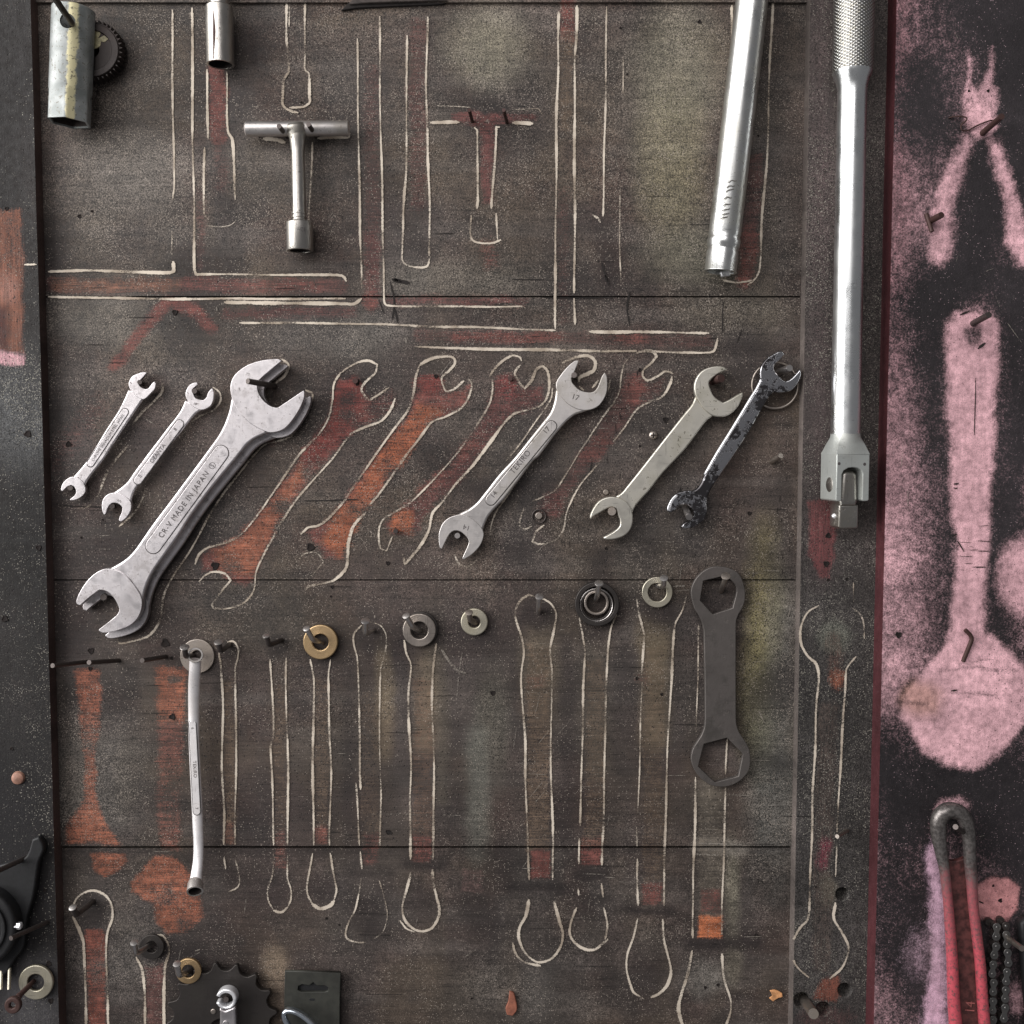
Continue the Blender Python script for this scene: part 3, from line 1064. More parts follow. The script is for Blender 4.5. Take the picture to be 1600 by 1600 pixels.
    # stains left by ring heads
    for (x, y, rx, ry, a) in ((437, 1395, 15, 24, .5), (503, 1390, 18, 22, .5), (572, 1430, 24, 30, .45), (658, 1415, 24, 32, .55), (845, 1455, 28, 40, .4), (918, 1445, 24, 30, .4), (1012, 1510, 28, 44, .5), (1015, 1345, 14, 30, .3), (1030, 955, 24, 16, .5), (838, 965, 26, 20, .5), (932, 1000, 14, 20, .5), (360, 1370, 10, 16, .4)):
        im = c.blob(x, y, rx, ry, 0.35)
        c.tint(im, lin(47, 39, 38), a)
        c.setdust(im, 0.1, a)
    for (x, y, rx, ry, a) in ((545, 640, 16, 30, .5), (480, 740, 10, 14, .6), (440, 790, 16, 12, .7), (360, 880, 16, 14, .5), (610, 740, 12, 20, .45), (560, 800, 14, 14, .6), (700, 715, 14, 20, .5), (270, 1240, 20, 40, .5), (140, 1150, 14, 30, .4), (260, 1400, 20, 16, .45), (290, 1445, 14, 10, .5), (150, 1520, 12, 30, .4), (430, 700, 8, 20, .3)):
        c.cover(c.blob(x, y, rx, ry, 0.7), a)
    # rubbed pale patch beside the lower seam
    c.tint(c.line([(1090, 1320), (1160, 1330)], 12, 8), lin(118, 112, 104), .6)
    return c


def paint_left(X, Y):
    c = Canvas(X, Y, lin(27, 24, 23), ORANGE, 31)
    c.over *= (0.75 + 0.5 * vnoise(X, Y, 150, 33))[:, None]
    c.dust[:] = 0.16 + 0.5 * (vnoise(X, Y, 110, 35) - 0.35)
    c.tint(c.blob(40, 640, 60, 90, .6), lin(76, 77, 78), .6)
    c.setdust(c.blob(40, 640, 60, 90, .6), .9)
    c.setdust(c.blob(60, 1180, 60, 160, .6), .45)
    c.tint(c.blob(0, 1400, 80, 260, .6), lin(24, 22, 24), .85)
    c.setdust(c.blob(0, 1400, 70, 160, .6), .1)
    c.tint(c.line([(60, -50), (60, 600)], 30, 30), lin(46, 42, 41), .4)
    c.tint(c.blob(20, 1050, 30, 150, .6), lin(34, 31, 30), .5)
    c.tint(c.blob(60, 1560, 60, 60, .6), lin(76, 74, 76), .5)
    c.bare(c.poly([(-60, 330), (34, 326), (36, 552), (-60, 552)], 7), lin(112, 72, 57), .9)
    c.cover(c.line([(20, 340), (14, 420)], 5, 10), .4)
    c.bare(c.blob(12, 450, 14, 22, .7), lin(136, 96, 84), .9)
    c.bare(c.poly([(-60, 470), (10, 480), (14, 548), (-60, 548)], 10), lin(70, 40, 34), 1.0)
    c.bare(c.poly([(-60, 552), (36, 552), (36, 570), (-60, 570)], 4), lin(196, 150, 156), .8)
    c.wear[:] = 0.3
    return c


def paint_right(X, Y):
    c = Canvas(X, Y, lin(62, 56, 54), MAROON, 51)
    c.over *= (0.8 + 0.4 * vnoise(X, Y, 150, 53))[:, None]
    c.dust[:] = 0.55 + 0.5 * (vnoise(X, Y, 110, 55) - 0.4)
    low = sst(760, 1000, Y)[:, None]
    c.over = c.over * (1 - low * 0.6) + np.array(lin(50, 49, 48)) * low * 0.6
    c.tint(c.line([(1283, 0), (1283, 900)], 14, 25), lin(70, 58, 58), .6)
    c.bare(c.poly([(1262, 780), (1308, 780), (1306, 868), (1298, 905), (1282, 905), (1262, 868)], 6), lin(104, 60, 60), .75)
    c.bare(c.blob(1305, 1060, 13, 22), lin(126, 76, 58), .7)
    c.bare(c.line([(1302, 1000), (1304, 1040)], 14, 12), lin(84, 62, 54), .5)
    c.bare(c.poly([(1276, 1100), (1312, 1100), (1302, 1420), (1300, 1520), (1270, 1520), (1266, 1420)], 8), lin(80, 68, 62), .5)
    c.bare(c.line([(1292, 1318), (1286, 1346)], 9, 7), lin(112, 58, 66), .7)
    c.bare(c.poly([(1285, 1530), (1312, 1525), (1318, 1545), (1308, 1570), (1270, 1560)], 7), lin(120, 70, 56), .75)
    c.bare(c.blob(1290, 1592, 50, 20), lin(90, 62, 60), .5)
    c.tint(c.blob(1292, 1390, 12, 22, .6), lin(120, 112, 98), .6)
    c.setdust(c.blob(1303, 995, 30, 30), 1.0)
    c.tint(c.blob(1303, 995, 26, 24, .4), lin(96, 98, 88), .5)
    c.wear[:] = 0.35
    return c


def push_right(X, Y):
    d = np.zeros(X.size)
    for (x, y, r) in ((1316, 1397, 9.5), (1320, 1547, 10), (1286, 1577, 10.5), (1253, 1563, 11.5)):
        d = np.maximum(d, sst(r + 1.2, r - 1.2, np.hypot(X - x, Y - y)) * 0.012)
    return d


PINKC = lin(228, 180, 187)
PINKW = lin(206, 144, 144)


def paint_pink(X, Y):
    c = Canvas(X, Y, lin(40, 36, 38), PINKC, 71)
    c.over *= (0.8 + 0.4 * vnoise(X, Y, 120, 72))[:, None]
    c.dust[:] = 0.12
    n = vnoise(X, Y, 110, 73) * 0.6 + vnoise(X, Y, 40, 74) * 0.4
    edge = sst(1480, 1400, X + 0.026 * Y)
    c.reveal[:] = np.clip(0.12 + 0.34 * (n - 0.35) + 0.17 * edge, 0.0, 0.5)
    mid = sst(560, 800, Y) * sst(1160, 1000, Y) * sst(1490, 1420, X)
    c.reveal += 0.22 * mid * (0.5 + n)
    c.under[:] = np.array(PINKC)
    red = sst(1440, 1385, X + 0.026 * Y - 0.02 * 800) * sst(900, 300, Y)
    c.under = c.under * (1 - 0.4 * red)[:, None] + np.array(lin(190, 120, 128)) * (0.4 * red)[:, None]
    # black overspray round the hung tools
    for (pts, w, s, a) in (
            ([(1520, -60), (1600, 60), (1640, 300)], 80, 60, .95), ([(1440, 120), (1440, 190)], 40, 40, .8), ([(1540, 260), (1520, 420), (1450, 470)], 36, 34, .95),
            ([(1590, 440), (1600, 700)], 34, 30, .85), ([(1455, 480), (1460, 690)], 22, 30, .7), ([(1580, 760), (1560, 960), (1560, 1000)], 20, 26, .8),
            ([(1372, 1180), (1420, 1260), (1520, 1230), (1620, 1240)], 44, 50, .95), ([(1400, 1300), (1380, 1480)], 40, 50, .75), ([(1560, 1300), (1600, 1340)], 44, 40, .8),
            ([(1435, 1420), (1430, 1520)], 18, 24, .6), ([(1600, 1450), (1600, 1640)], 26, 26, .7), ([(1520, 1400), (1530, 1640)], 30, 20, .8)):
        c.cover(c.line(pts, w, s), a)
    B = lambda im, col=PINKC, a=0.95: c.bare(im, col, a)
    # pliers
    B(c.poly([(1514, 78), (1518, 90), (1520, 132), (1528, 138), (1534, 132), (1544, 110), (1547, 76), (1551, 100), (1554, 130), (1560, 142), (1556, 165), (1560, 195),
              (1548, 212), (1524, 214), (1506, 196), (1500, 150), (1508, 132), (1511, 100)], 8), PINKC, .62)
    B(c.blob(1532, 180, 20, 24), PINKC, .9)
    B(c.poly([(1508, 205), (1522, 214), (1506, 270), (1490, 330), (1488, 400), (1470, 415), (1452, 405), (1448, 350), (1466, 280)], 14), PINKC, .68)
    B(c.line([(1462, 330), (1468, 400)], 12, 12), PINKC, .75)
    B(c.poly([(1542, 212), (1562, 220), (1584, 280), (1600, 330), (1615, 420), (1590, 415), (1572, 380), (1572, 320), (1558, 270)], 12), PINKC, .78)
    # long spanner
    B(c.poly([(1480, 505), (1492, 490), (1520, 484), (1548, 490), (1559, 508), (1558, 590), (1554, 650), (1550, 740), (1546, 800), (1541, 900), (1538, 990), (1570, 1012), (1600, 1040), (1625, 1100),
              (1600, 1130), (1560, 1180), (1520, 1200), (1480, 1195), (1440, 1165), (1408, 1120), (1412, 1085), (1450, 1040), (1480, 1000), (1490, 940), (1492, 860), (1488, 760), (1480, 640)], 13), PINKC, 1.0)
    B(c.blob(1600, 905, 40, 60), PINKC, .95)
    c.cover(c.blob(1522, 524, 16, 16, .6), .75)
    c.cover(c.line([(1496, 492), (1520, 486), (1550, 494)], 3, 5), .5)
    c.cover(c.blob(1462, 1120, 9, 20, .6), .3)
    B(c.blob(1440, 1092, 30, 26, .6), lin(196, 150, 140), .85)
    for (pts, w) in (([(1470, 1046), (1510, 1044), (1590, 1046)], 2.5), ([(1500, 1038), (1550, 1032)], 2.0), ([(1485, 1080), (1555, 1084)], 2.0), ([(1420, 1098), (1450, 1100)], 2.5)):
        c.cover(c.line(pts, w, 5), .62)
    c.cover(c.blob(1492, 850, 5, 14, .6), .5)
    # around the pipe wrench
    B(c.poly([(1462, 1300), (1470, 1350), (1478, 1430), (1482, 1620), (1440, 1620), (1452, 1500), (1450, 1400), (1448, 1330)], 12), lin(214, 176, 196), .85)
    B(c.poly([(1452, 1290), (1456, 1262), (1470, 1246), (1500, 1243), (1518, 1256), (1512, 1270), (1470, 1262), (1458, 1300)], 7), PINKC, .45)
    B(c.poly([(1528, 1380), (1552, 1370), (1578, 1372), (1590, 1388), (1588, 1420), (1572, 1440), (1545, 1442), (1530, 1432)], 7), PINKW, 1.0)
    B(c.blob(1440, 1490, 30, 40, .7), lin(190, 160, 174), .4)
    B(c.blob(1590, 1560, 16, 26, .7), PINKC, .5)
    c.wear[:] = 0.25 + 0.5 * c.reveal
    return c


def world_x(px, py, h):
    return P(px, py, h).x


# main panel: planks between the frame boards
XL = world_x(52, 800, 0.0) - 0.02
XR = world_x(1252, 800, 0.0) + 0.02
x_in = (P(20, 800).x, P(1300, 800).x)
xs_main = np.arange(XL, XR, 3 * S)
tool_board = None
backing = mesh_from('tool_board', [(-0.62, 0.012, -0.62), (0.62, 0.012, -0.62), (0.62, 0.012, 0.62), (-0.62, 0.012, 0.62),
                                   (-0.62, 0.022, -0.62), (0.62, 0.022, -0.62), (0.62, 0.022, 0.62), (-0.62, 0.022, 0.62)],
                    [(0, 1, 2, 3), (4, 5, 6, 7), (0, 1, 5, 4), (1, 2, 6, 5), (2, 3, 7, 6), (3, 0, 4, 7)], M['dark'], None, False)
tag(backing, 'dark painted wooden tool board of horizontal planks with chalk tool outlines', None, None, 'structure')
tool_board = backing
ZT = 0.6
seams = [(-260, 3.4, 0.0030), (6.2, 462.4, 0.0), (464.8, 905.2, 0.0), (907.2, 1322.0, 0.0), (1325.4, 1880, -0.0015)]
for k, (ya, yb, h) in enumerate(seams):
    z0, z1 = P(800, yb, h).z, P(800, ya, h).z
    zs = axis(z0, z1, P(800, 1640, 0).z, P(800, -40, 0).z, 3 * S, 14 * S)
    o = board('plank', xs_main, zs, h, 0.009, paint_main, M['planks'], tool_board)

# frame boards either side of it, and the pink painted panel
zfull = axis(-0.55, 0.55, P(800, 1640, 0).z, P(800, -40, 0).z, 3 * S, 14 * S)
xa = (world_x(48, 0, H_FRAME) + world_x(92, 1600, H_FRAME)) / 2
lf = board('frame_board', axis(xa - 0.30, xa, world_x(-40, 800, H_FRAME), 1, 3 * S, 14 * S), zfull, H_FRAME, 0.022, paint_left, M['frame'], edge=lin(74, 58, 54))
tag(lf, 'dark upright frame board at the left edge with a bare brown patch', None, None, 'structure')
xb = (world_x(1265, 0, H_FRAME) + world_x(1240, 1600, H_FRAME)) / 2
xc = (world_x(1388, 0, H_FRAME) + world_x(1346, 1600, H_FRAME)) / 2
zr = np.unique(np.concatenate([zfull, np.arange(P(800, 1592, H_FRAME).z, P(800, 1530, H_FRAME).z, S), np.arange(P(800, 1412, H_FRAME).z, P(800, 1382, H_FRAME).z, S)]))
rf = board('frame_board', np.arange(xb, xc + 0.004, 1.25 * S), zr, H_FRAME, 0.022, paint_right, M['frame'], None, push_right, lin(94, 86, 82))
tag(rf, 'dark upright frame board behind the long silver bar', None, None, 'structure')
pk = board('painted_panel', axis(xc + 0.0015, xc + 0.36, 0, world_x(1650, 800, H_PINK), 2.5 * S, 14 * S), zfull, H_PINK, 0.040, paint_pink, M['pink'], edge=lin(76, 38, 42))
tag(pk, 'pink panel oversprayed black around pliers and spanner shapes', None, None, 'structure')
edge_m = board_edge = None

# ------------------------------------------------------------------ painted outlines and scratches (thin ribbons of chalky paint)


def ribbon(verts, faces, edges, pts, w, strength, lift, seed, taper=True):
    rs = random.Random(seed)
    line = smooth_poly(pts, closed=False, n=40, corner=75)
    # resample about every 2.5 units
    dense = [Vector(line[0])]
    for a, b in zip(line, line[1:]):
        a, b = Vector(a), Vector(b)
        k = max(1, int((b - a).length / 2.5))
        for j in range(1, k + 1):
            dense.append(a.lerp(b, j / k))
    N = len(dense)
    base = len(verts)
    ph = [rs.random() * 6.28 for _ in range(4)]
    s = 0.0
    for i, p in enumerate(dense):
        t = (dense[min(i + 1, N - 1)] - dense[max(i - 1, 0)])
        t.normalize()
        nrm = Vector((-t.y, t.x))
        s += 2.5
        ww = w * 0.37 * (1.0 + 0.16 * math.sin(s * 0.025 + ph[0]) + 0.10 * math.sin(s * 0.08 + ph[1]) + 0.07 * rs.uniform(-1, 1))
        st = strength * (1.0 + 0.22 * math.sin(s * 0.03 + ph[2]) + 0.15 * math.sin(s * 0.11 + ph[3]))
        if taper and (i < 2 or i > N - 3):
            ww *= 0.55
        off = nrm * (0.5 * math.sin(s * 0.04 + ph[3]) + 0.15 * rs.uniform(-1, 1))
        for j, (f, e) in enumerate(((-1.25, -0.35), (-0.6, 0.9), (0.6, 0.9), (1.25, -0.35))):
            q = p + off + nrm * ww * f
            verts.append(P(q.x, q.y, h_board(p.x, p.y) + lift))
            edges.append(e * 0.55 + st - 0.46)
    for i in range(N - 1):
        for j in range(3):
            a = base + i * 4 + j
            faces.append((a, a + 1, a + 5, a + 4))


def ribbons(name, strokes, mat, parent, lift=0.00065, label=None):
    verts, faces, edges = [], [], []
    for k, st in enumerate(strokes):
        pts, w = st[0], st[1]
        ribbon(verts, faces, edges, pts, w, st[2] if len(st) > 2 else 0.62, lift, int(k * 131 + pts[0][0] * 7 + pts[0][1] * 13) & 0xffff)
    me = bpy.data.meshes.new(name)
    me.from_pydata([tuple(v) for v in verts], [], faces)
    a = me.attributes.new('edge', 'FLOAT', 'POINT')
    a.data.foreach_set('value', np.array(edges, np.float32))
    o = link(name, me, mat, parent)
    if label:
        o['label'] = label
    return o


OUT = [
    # (label, strokes)
    ('outline of a long T-handle at the upper left', [([(269, 15), (270, 160), (272, 290), (270, 312)], 4.5, .7), ([(269, 360), (269, 398)], 3, .42), ([(75, 424), (150, 423), (265, 426), (272, 424), (271, 408)], 6, .85),
      ([(300, 12), (301, 200), (303, 330), (304, 420), (306, 429), (400, 429), (520, 430), (536, 432), (541, 440)], 5, .75), ([(75, 463.2), (180, 466), (300, 467), (400, 466.8), (540, 467)], 5, .8)]),
    ('outline of a socket below the short socket', [([(323, 108), (325, 200), (325, 218)], 5, .75), ([(354, 112), (355, 180), (357, 206), (363, 218), (366, 280), (368, 312)], 5, .75), ([(320, 230), (318, 300), (319, 335), (326, 343)], 5, .6), ([(320, 352), (340, 354), (358, 352), (367, 346)], 3, .4)]),
    ('outline of a small socket above the T-handle wrench', [([(448, 5), (448, 60), (451, 105), (450, 113), (443, 125), (442, 150), (443, 165), (455, 173), (466, 176)], 6, .6), ([(477, 4), (476, 80), (476, 108), (483, 116), (484, 150), (484, 160), (474, 167), (452, 168)], 5, .62), ([(452, 8), (451, 42)], 3, .45)]),
    ('outline showing beside the T-handle wrench', [([(411, 216), (425, 217), (432, 218), (446, 223)], 8, .85), ([(496, 216), (530, 215), (544, 215), (547, 208)], 6, .75), ([(488, 222), (485, 300), (483, 345), (490, 353)], 4, .6)]),
    ('outline of a long bar with a foot, upper middle', [([(558, 60), (560, 200), (562, 330), (564, 400), (565, 452)], 4.5, .68), ([(593, 25), (594, 150), (597, 300), (599, 400), (600, 468), (605, 477), (700, 479), (765, 479), (815, 479), (821, 482)], 4.5, .62),
      ([(350, 473), (420, 473), (540, 475), (553, 475), (565, 466)], 7, .9), ([(374, 504), (470, 505), (580, 506), (640, 509), (680, 510), (760, 512), (868, 516)], 5, .72)]),
    ('outline of a socket extension with square end', [([(636, 55), (635, 230), (634, 275), (631, 320), (630, 345), (628, 404), (634, 413), (648, 417), (666, 416), (671, 404)], 5, .62), ([(668, 25), (666, 130), (667, 190), (669, 250), (671, 320), (671, 400)], 5, .6)]),
    ('outline of the missing T-handle wrench', [([(683, 165), (735, 168)], 3, .42), ([(672, 192), (718, 191)], 6, .8), ([(800, 192), (833, 193)], 6, .8), ([(797, 171), (840, 170), (846, 178)], 3, .45), ([(741, 199), (746, 204), (746, 310), (745, 326)], 5, .78), ([(781, 199), (776, 199), (773, 250), (768, 326)], 5, .75), ([(737, 336), (735, 365), (738, 375), (750, 380), (770, 380), (783, 375)], 5, .68), ([(775, 333), (777, 360), (778, 374)], 5, .62)]),
    ('outline of a tall T-handle, upper centre', [([(873, 18), (872, 100), (870, 170), (869, 280), (868, 400), (867, 455), (868, 514)], 5, .72), ([(901, 8), (901, 60), (898, 100), (898, 400), (897, 458)], 5.5, .72), ([(897, 466), (898, 507)], 6, .65), ([(648, 542), (800, 546), (920, 548), (995, 549)], 6, .78), ([(1005, 549), (1050, 550), (1108, 551), (1117, 547), (1122, 528)], 5, .68), ([(920, 518), (1000, 519), (1108, 520)], 6, .75)]),
    ('outline of a thin rod left of the long tube', [([(948, 10), (946, 150), (944, 250), (942, 338)], 4, .72), ([(974, 90), (973, 145)], 3, .5), ([(969, 280), (968, 330), (969, 400), (970, 441)], 4, .46), ([(926, 336), (934, 341), (938, 348)], 7, .42)]),
    ('outline beside the long tilted tube', [([(1208, -6), (1203, 100), (1198, 250), (1190, 350), (1187, 420), (1180, 436), (1168, 446)], 5, .7), ([(1175, 438), (1150, 441), (1130, 437)], 5, .7), ([(1144, 8), (1143, 60)], 5, .75)]),
    ('outline beside the two small wrenches', [([(253, 598), (253, 612), (240, 628), (222, 645), (208, 662)], 6, .42), ([(200, 695), (178, 722), (165, 745), (152, 776), (136, 792), (120, 794)], 6, .45), ([(332, 605), (343, 614), (344, 626), (335, 640), (310, 652), (292, 668)], 4.5, .48), ([(228, 760), (220, 785), (206, 806), (186, 823)], 6, .42)]),
    ('outline beside the large paired wrenches', [([(477, 609), (488, 615), (486, 630), (472, 655), (456, 680), (440, 688), (415, 695), (400, 708), (385, 725), (350, 770), (322, 815), (297, 860), (270, 902), (256, 930), (252, 955), (247, 975), (230, 995), (200, 1004), (186, 1005), (183, 998)], 5, .58), ([(440, 561), (450, 570), (445, 586), (425, 602)], 6, .55)]),
    ('outline of the first empty open-ended wrench place', [([(533, 582), (540, 576), (560, 566), (576, 564), (589, 570), (586, 582), (570, 598), (565, 610), (577, 625), (598, 612), (608, 605)], 5, .66), ([(533, 582), (522, 600), (519, 625), (512, 655), (497, 680), (470, 708), (450, 735), (420, 780), (405, 802), (375, 836), (345, 850), (325, 856), (312, 866), (305, 882)], 5, .6),
      ([(617, 622), (610, 640), (595, 658), (570, 668), (547, 680), (520, 715), (490, 750), (460, 785), (440, 815), (412, 868), (400, 895), (396, 922), (380, 942), (355, 951), (336, 951), (331, 945), (345, 925), (361, 907), (352, 896), (336, 893), (322, 898), (311, 909)], 5, .58)]),
    ('outline of the second empty open-ended wrench place', [([(655, 572), (670, 562), (690, 557), (708, 558), (711, 568), (702, 579), (690, 590), (692, 603), (698, 612), (710, 608), (725, 595)], 6, .7), ([(731, 592), (737, 600), (732, 620), (720, 638), (695, 652), (675, 660), (655, 685), (635, 710), (610, 748), (590, 775), (578, 788)], 5.5, .66),
      ([(655, 572), (649, 590), (646, 612), (638, 640), (620, 665), (590, 705), (560, 750), (540, 780), (527, 795), (510, 812), (497, 821), (482, 824), (470, 835)], 5.5, .66), ([(572, 800), (553, 822), (545, 848), (543, 870), (540, 888), (522, 906), (502, 912), (482, 917), (478, 923)], 6.5, .66), ([(464, 878), (476, 865), (495, 864), (506, 878), (494, 892), (482, 904)], 4.5, .45)]),
    ('outline of the third empty open-ended wrench place', [([(765, 588), (772, 578), (785, 565), (800, 556), (812, 558), (815, 564)], 6, .68), ([(813, 570), (805, 583), (812, 598), (820, 606), (830, 595), (838, 578), (847, 572), (855, 580), (858, 600), (855, 620), (845, 634), (825, 641), (805, 646), (788, 660), (770, 685), (745, 720), (730, 738), (712, 756), (690, 785), (676, 802), (670, 830), (656, 854), (642, 870), (633, 881), (629, 862)], 6, .66),
      ([(769, 592), (769, 612), (763, 635), (745, 665), (720, 700), (695, 730), (670, 758), (640, 786), (616, 800), (598, 812), (592, 830), (595, 856), (604, 860), (613, 838)], 4.5, .52), ([(862, 600), (862, 618), (855, 634), (840, 655), (815, 690), (790, 720)], 4, .48)]),
    ('outline round the wrench stamped 17', [([(878, 567), (895, 560), (915, 556), (926, 560), (930, 568), (926, 580), (906, 590), (905, 597)], 6.5, .75), ([(905, 604), (912, 610)], 7, .7), ([(925, 606), (935, 594)], 7, .7), ([(953, 593), (950, 612)], 4, .5), ([(815, 742), (795, 770), (775, 800), (768, 820), (766, 838)], 4, .55), ([(710, 866), (716, 880), (730, 886), (742, 878), (752, 868)], 5, .5)]),
    ('outline of the fourth empty open-ended wrench place', [([(985, 557), (1000, 550), (1018, 549), (1026, 556), (1017, 568), (1006, 578), (1005, 588), (1012, 594), (1030, 586), (1040, 580), (1052, 584)], 6, .64), ([(1050, 588), (1046, 602), (1035, 620), (1015, 629), (995, 640), (975, 668), (958, 690)], 5, .55), ([(984, 558), (975, 570), (970, 590), (967, 612), (958, 630), (945, 648), (920, 685), (905, 706), (885, 740), (868, 766), (850, 776), (832, 783)], 4, .5), ([(942, 716), (925, 735), (905, 760), (886, 800), (880, 828), (865, 845), (842, 850), (832, 846), (838, 830), (850, 820)], 4.5, .48), ([(819, 793), (812, 820), (820, 826), (831, 822)], 5, .45)]),
    ('first ring wrench outline from the left', [([(355, 1003), (365, 1002), (372, 1014), (371, 1028), (367, 1045), (369, 1120), (368, 1240), (367, 1320)], 4.5, .68), ([(342, 1020), (346, 1045), (348, 1100), (347, 1200), (350, 1270), (350, 1320)], 5, .72), ([(350, 1340), (352, 1358)], 5, .6), ([(368, 1343), (374, 1368), (372, 1385), (357, 1393)], 3.5, .5)]),
    ('second ring wrench outline from the left', [([(422, 1030), (425, 1070), (427, 1150), (423, 1165), (425, 1200), (426, 1260), (428, 1321)], 4.5, .66), ([(427, 1333), (425, 1368), (418, 1390), (420, 1408), (427, 1420)], 4.5, .55), ([(447, 1028), (446, 1060), (449, 1150), (450, 1250), (449, 1321)], 4.5, .66), ([(449, 1333), (449, 1372), (455, 1390), (455, 1405), (451, 1416)], 4.5, .58), ([(427, 1422), (440, 1425), (450, 1417)], 7, .7)]),
    ('third ring wrench outline from the left', [([(485, 1030), (490, 1065), (489, 1200), (490, 1321)], 5, .68), ([(488, 1333), (485, 1352), (480, 1385), (482, 1400), (489, 1413)], 5, .6), ([(517, 1030), (513, 1060), (514, 1120), (517, 1200), (515, 1300), (515, 1321)], 4.5, .64), ([(516, 1333), (522, 1368), (526, 1390), (522, 1406)], 4, .58), ([(487, 1412), (500, 1420), (515, 1416), (523, 1407)], 7, .7)]),
    ('fourth ring wrench outline from the left', [([(565, 977), (553, 990), (552, 1005), (558, 1030), (561, 1080), (562, 1200), (564, 1234)], 4.5, .6), ([(556, 1222), (560, 1290), (562, 1321)], 4.5, .58), ([(563, 1330), (565, 1358)], 4, .5), ([(565, 1372), (555, 1420), (545, 1440), (540, 1460), (545, 1468), (560, 1472), (572, 1472)], 4, .5), ([(578, 972), (595, 978), (604, 995), (602, 1020), (595, 1045), (593, 1085), (594, 1200), (595, 1250), (594, 1321)], 4, .5), ([(593, 1376), (600, 1400), (605, 1430), (598, 1455), (585, 1466)], 3.5, .45)]),
    ('fifth ring wrench outline from the left', [([(632, 1000), (635, 1020), (642, 1040), (638, 1080), (640, 1150), (642, 1200), (641, 1250), (641, 1343)], 5, .62), ([(682, 1005), (676, 1050), (675, 1100), (677, 1150), (678, 1250), (676, 1343)], 5, .62), ([(642, 1362), (635, 1390), (629, 1415), (632, 1435), (645, 1450), (660, 1455), (675, 1450), (685, 1435), (687, 1420), (682, 1400), (677, 1380), (675, 1358)], 6, .66), ([(625, 1438), (635, 1450), (648, 1456)], 5, .6)]),
    ('sixth ring wrench outline with a double foot', [([(836, 932), (825, 930), (812, 940), (806, 955), (807, 970), (815, 995), (818, 1020), (814, 1055), (816, 1090), (820, 1150), (821, 1200), (823, 1280), (825, 1322), (827, 1375)], 5, .66), ([(845, 935), (860, 943), (869, 960), (865, 990), (860, 1015), (862, 1050), (861, 1200), (864, 1320), (864, 1375)], 4.5, .6), ([(826, 1405), (822, 1430), (812, 1450), (811, 1465), (818, 1485), (832, 1500), (845, 1504), (862, 1498), (875, 1480), (879, 1460), (874, 1440), (866, 1408)], 6, .72), ([(801, 1473), (806, 1490), (820, 1503), (845, 1509)], 6, .7)]),
    ('seventh ring wrench outline under the bearing', [([(905, 965), (911, 1000), (914, 1020), (911, 1090), (909, 1200), (906, 1290)], 5, .62), ([(905, 1310), (905, 1350)], 4.5, .6), ([(903, 1388), (904, 1399)], 5, .6), ([(901, 1418), (892, 1440), (890, 1460), (900, 1475), (915, 1483), (930, 1483), (940, 1475), (950, 1467)], 6, .7), ([(964, 960), (955, 980), (950, 1010), (948, 1060), (945, 1150), (944, 1250), (941, 1320), (941, 1352)], 5, .64), ([(940, 1380), (943, 1402)], 5, .6), ([(943, 1418), (949, 1445), (946, 1468)], 5, .62)]),
    ('eighth ring wrench outline left of the flat spanner', [([(995, 935), (998, 955), (1002, 975), (1006, 992), (1003, 1055)], 5, .5), ([(1003, 1066), (1002, 1100), (999, 1200), (997, 1270)], 3.5, .56), ([(995, 1292), (995, 1322)], 4, .6), ([(996, 1342), (996, 1375), (997, 1415)], 5, .68), ([(996, 1435), (990, 1465), (981, 1490), (979, 1515), (985, 1540), (990, 1551), (1006, 1561)], 5, .66), ([(1072, 932), (1065, 955), (1055, 975), (1052, 1010), (1048, 1080), (1042, 1200), (1039, 1320), (1037, 1415)], 5, .66), ([(1036, 1436), (1038, 1470), (1045, 1500), (1048, 1520), (1042, 1540), (1030, 1553), (1017, 1559)], 6, .72)]),
    ('ninth ring wrench outline under the flat spanner', [([(1092, 975), (1090, 1060), (1088, 1152)], 4, .5), ([(1087, 1214), (1085, 1320), (1083, 1380), (1082, 1440), (1083, 1466)], 5, .7), ([(1082, 1485), (1075, 1520), (1065, 1550), (1060, 1575), (1065, 1596), (1072, 1612)], 6.5, .74), ([(1136, 1152), (1134, 1210)], 4, .62), ([(1133, 1226), (1132, 1320), (1129, 1380), (1128, 1460)], 4.5, .64), ([(1128, 1490), (1132, 1530), (1141, 1560), (1141, 1580), (1133, 1606)], 5.5, .68)]),
    ('outline of a ring wrench with its top loop, lower left', [([(112, 1420), (120, 1403), (135, 1393), (150, 1392), (165, 1400), (174, 1415), (175, 1435), (168, 1458), (166, 1500), (168, 1560), (170, 1612)], 5, .68), ([(113, 1432), (124, 1454), (131, 1475), (133, 1540), (135, 1612)], 6, .78), ([(246, 1460), (255, 1462), (263, 1475), (264, 1490), (258, 1508), (256, 1540), (257, 1612)], 6, .75), ([(213, 1495), (222, 1515), (226, 1560), (227, 1612)], 5.5, .75), ([(288, 1545), (289, 1612)], 5, .7)]),
]
for lab, st in OUT:
    dim = 0.88 if 'open-ended' in lab or 'wrenches' in lab or 'stamped' in lab else (0.95 if 'ring' in lab else 1.0)
    ribbons('painted_outline', [(a, b, g * dim) for a, b, g in st], M['chalk'], tool_board, label=lab)
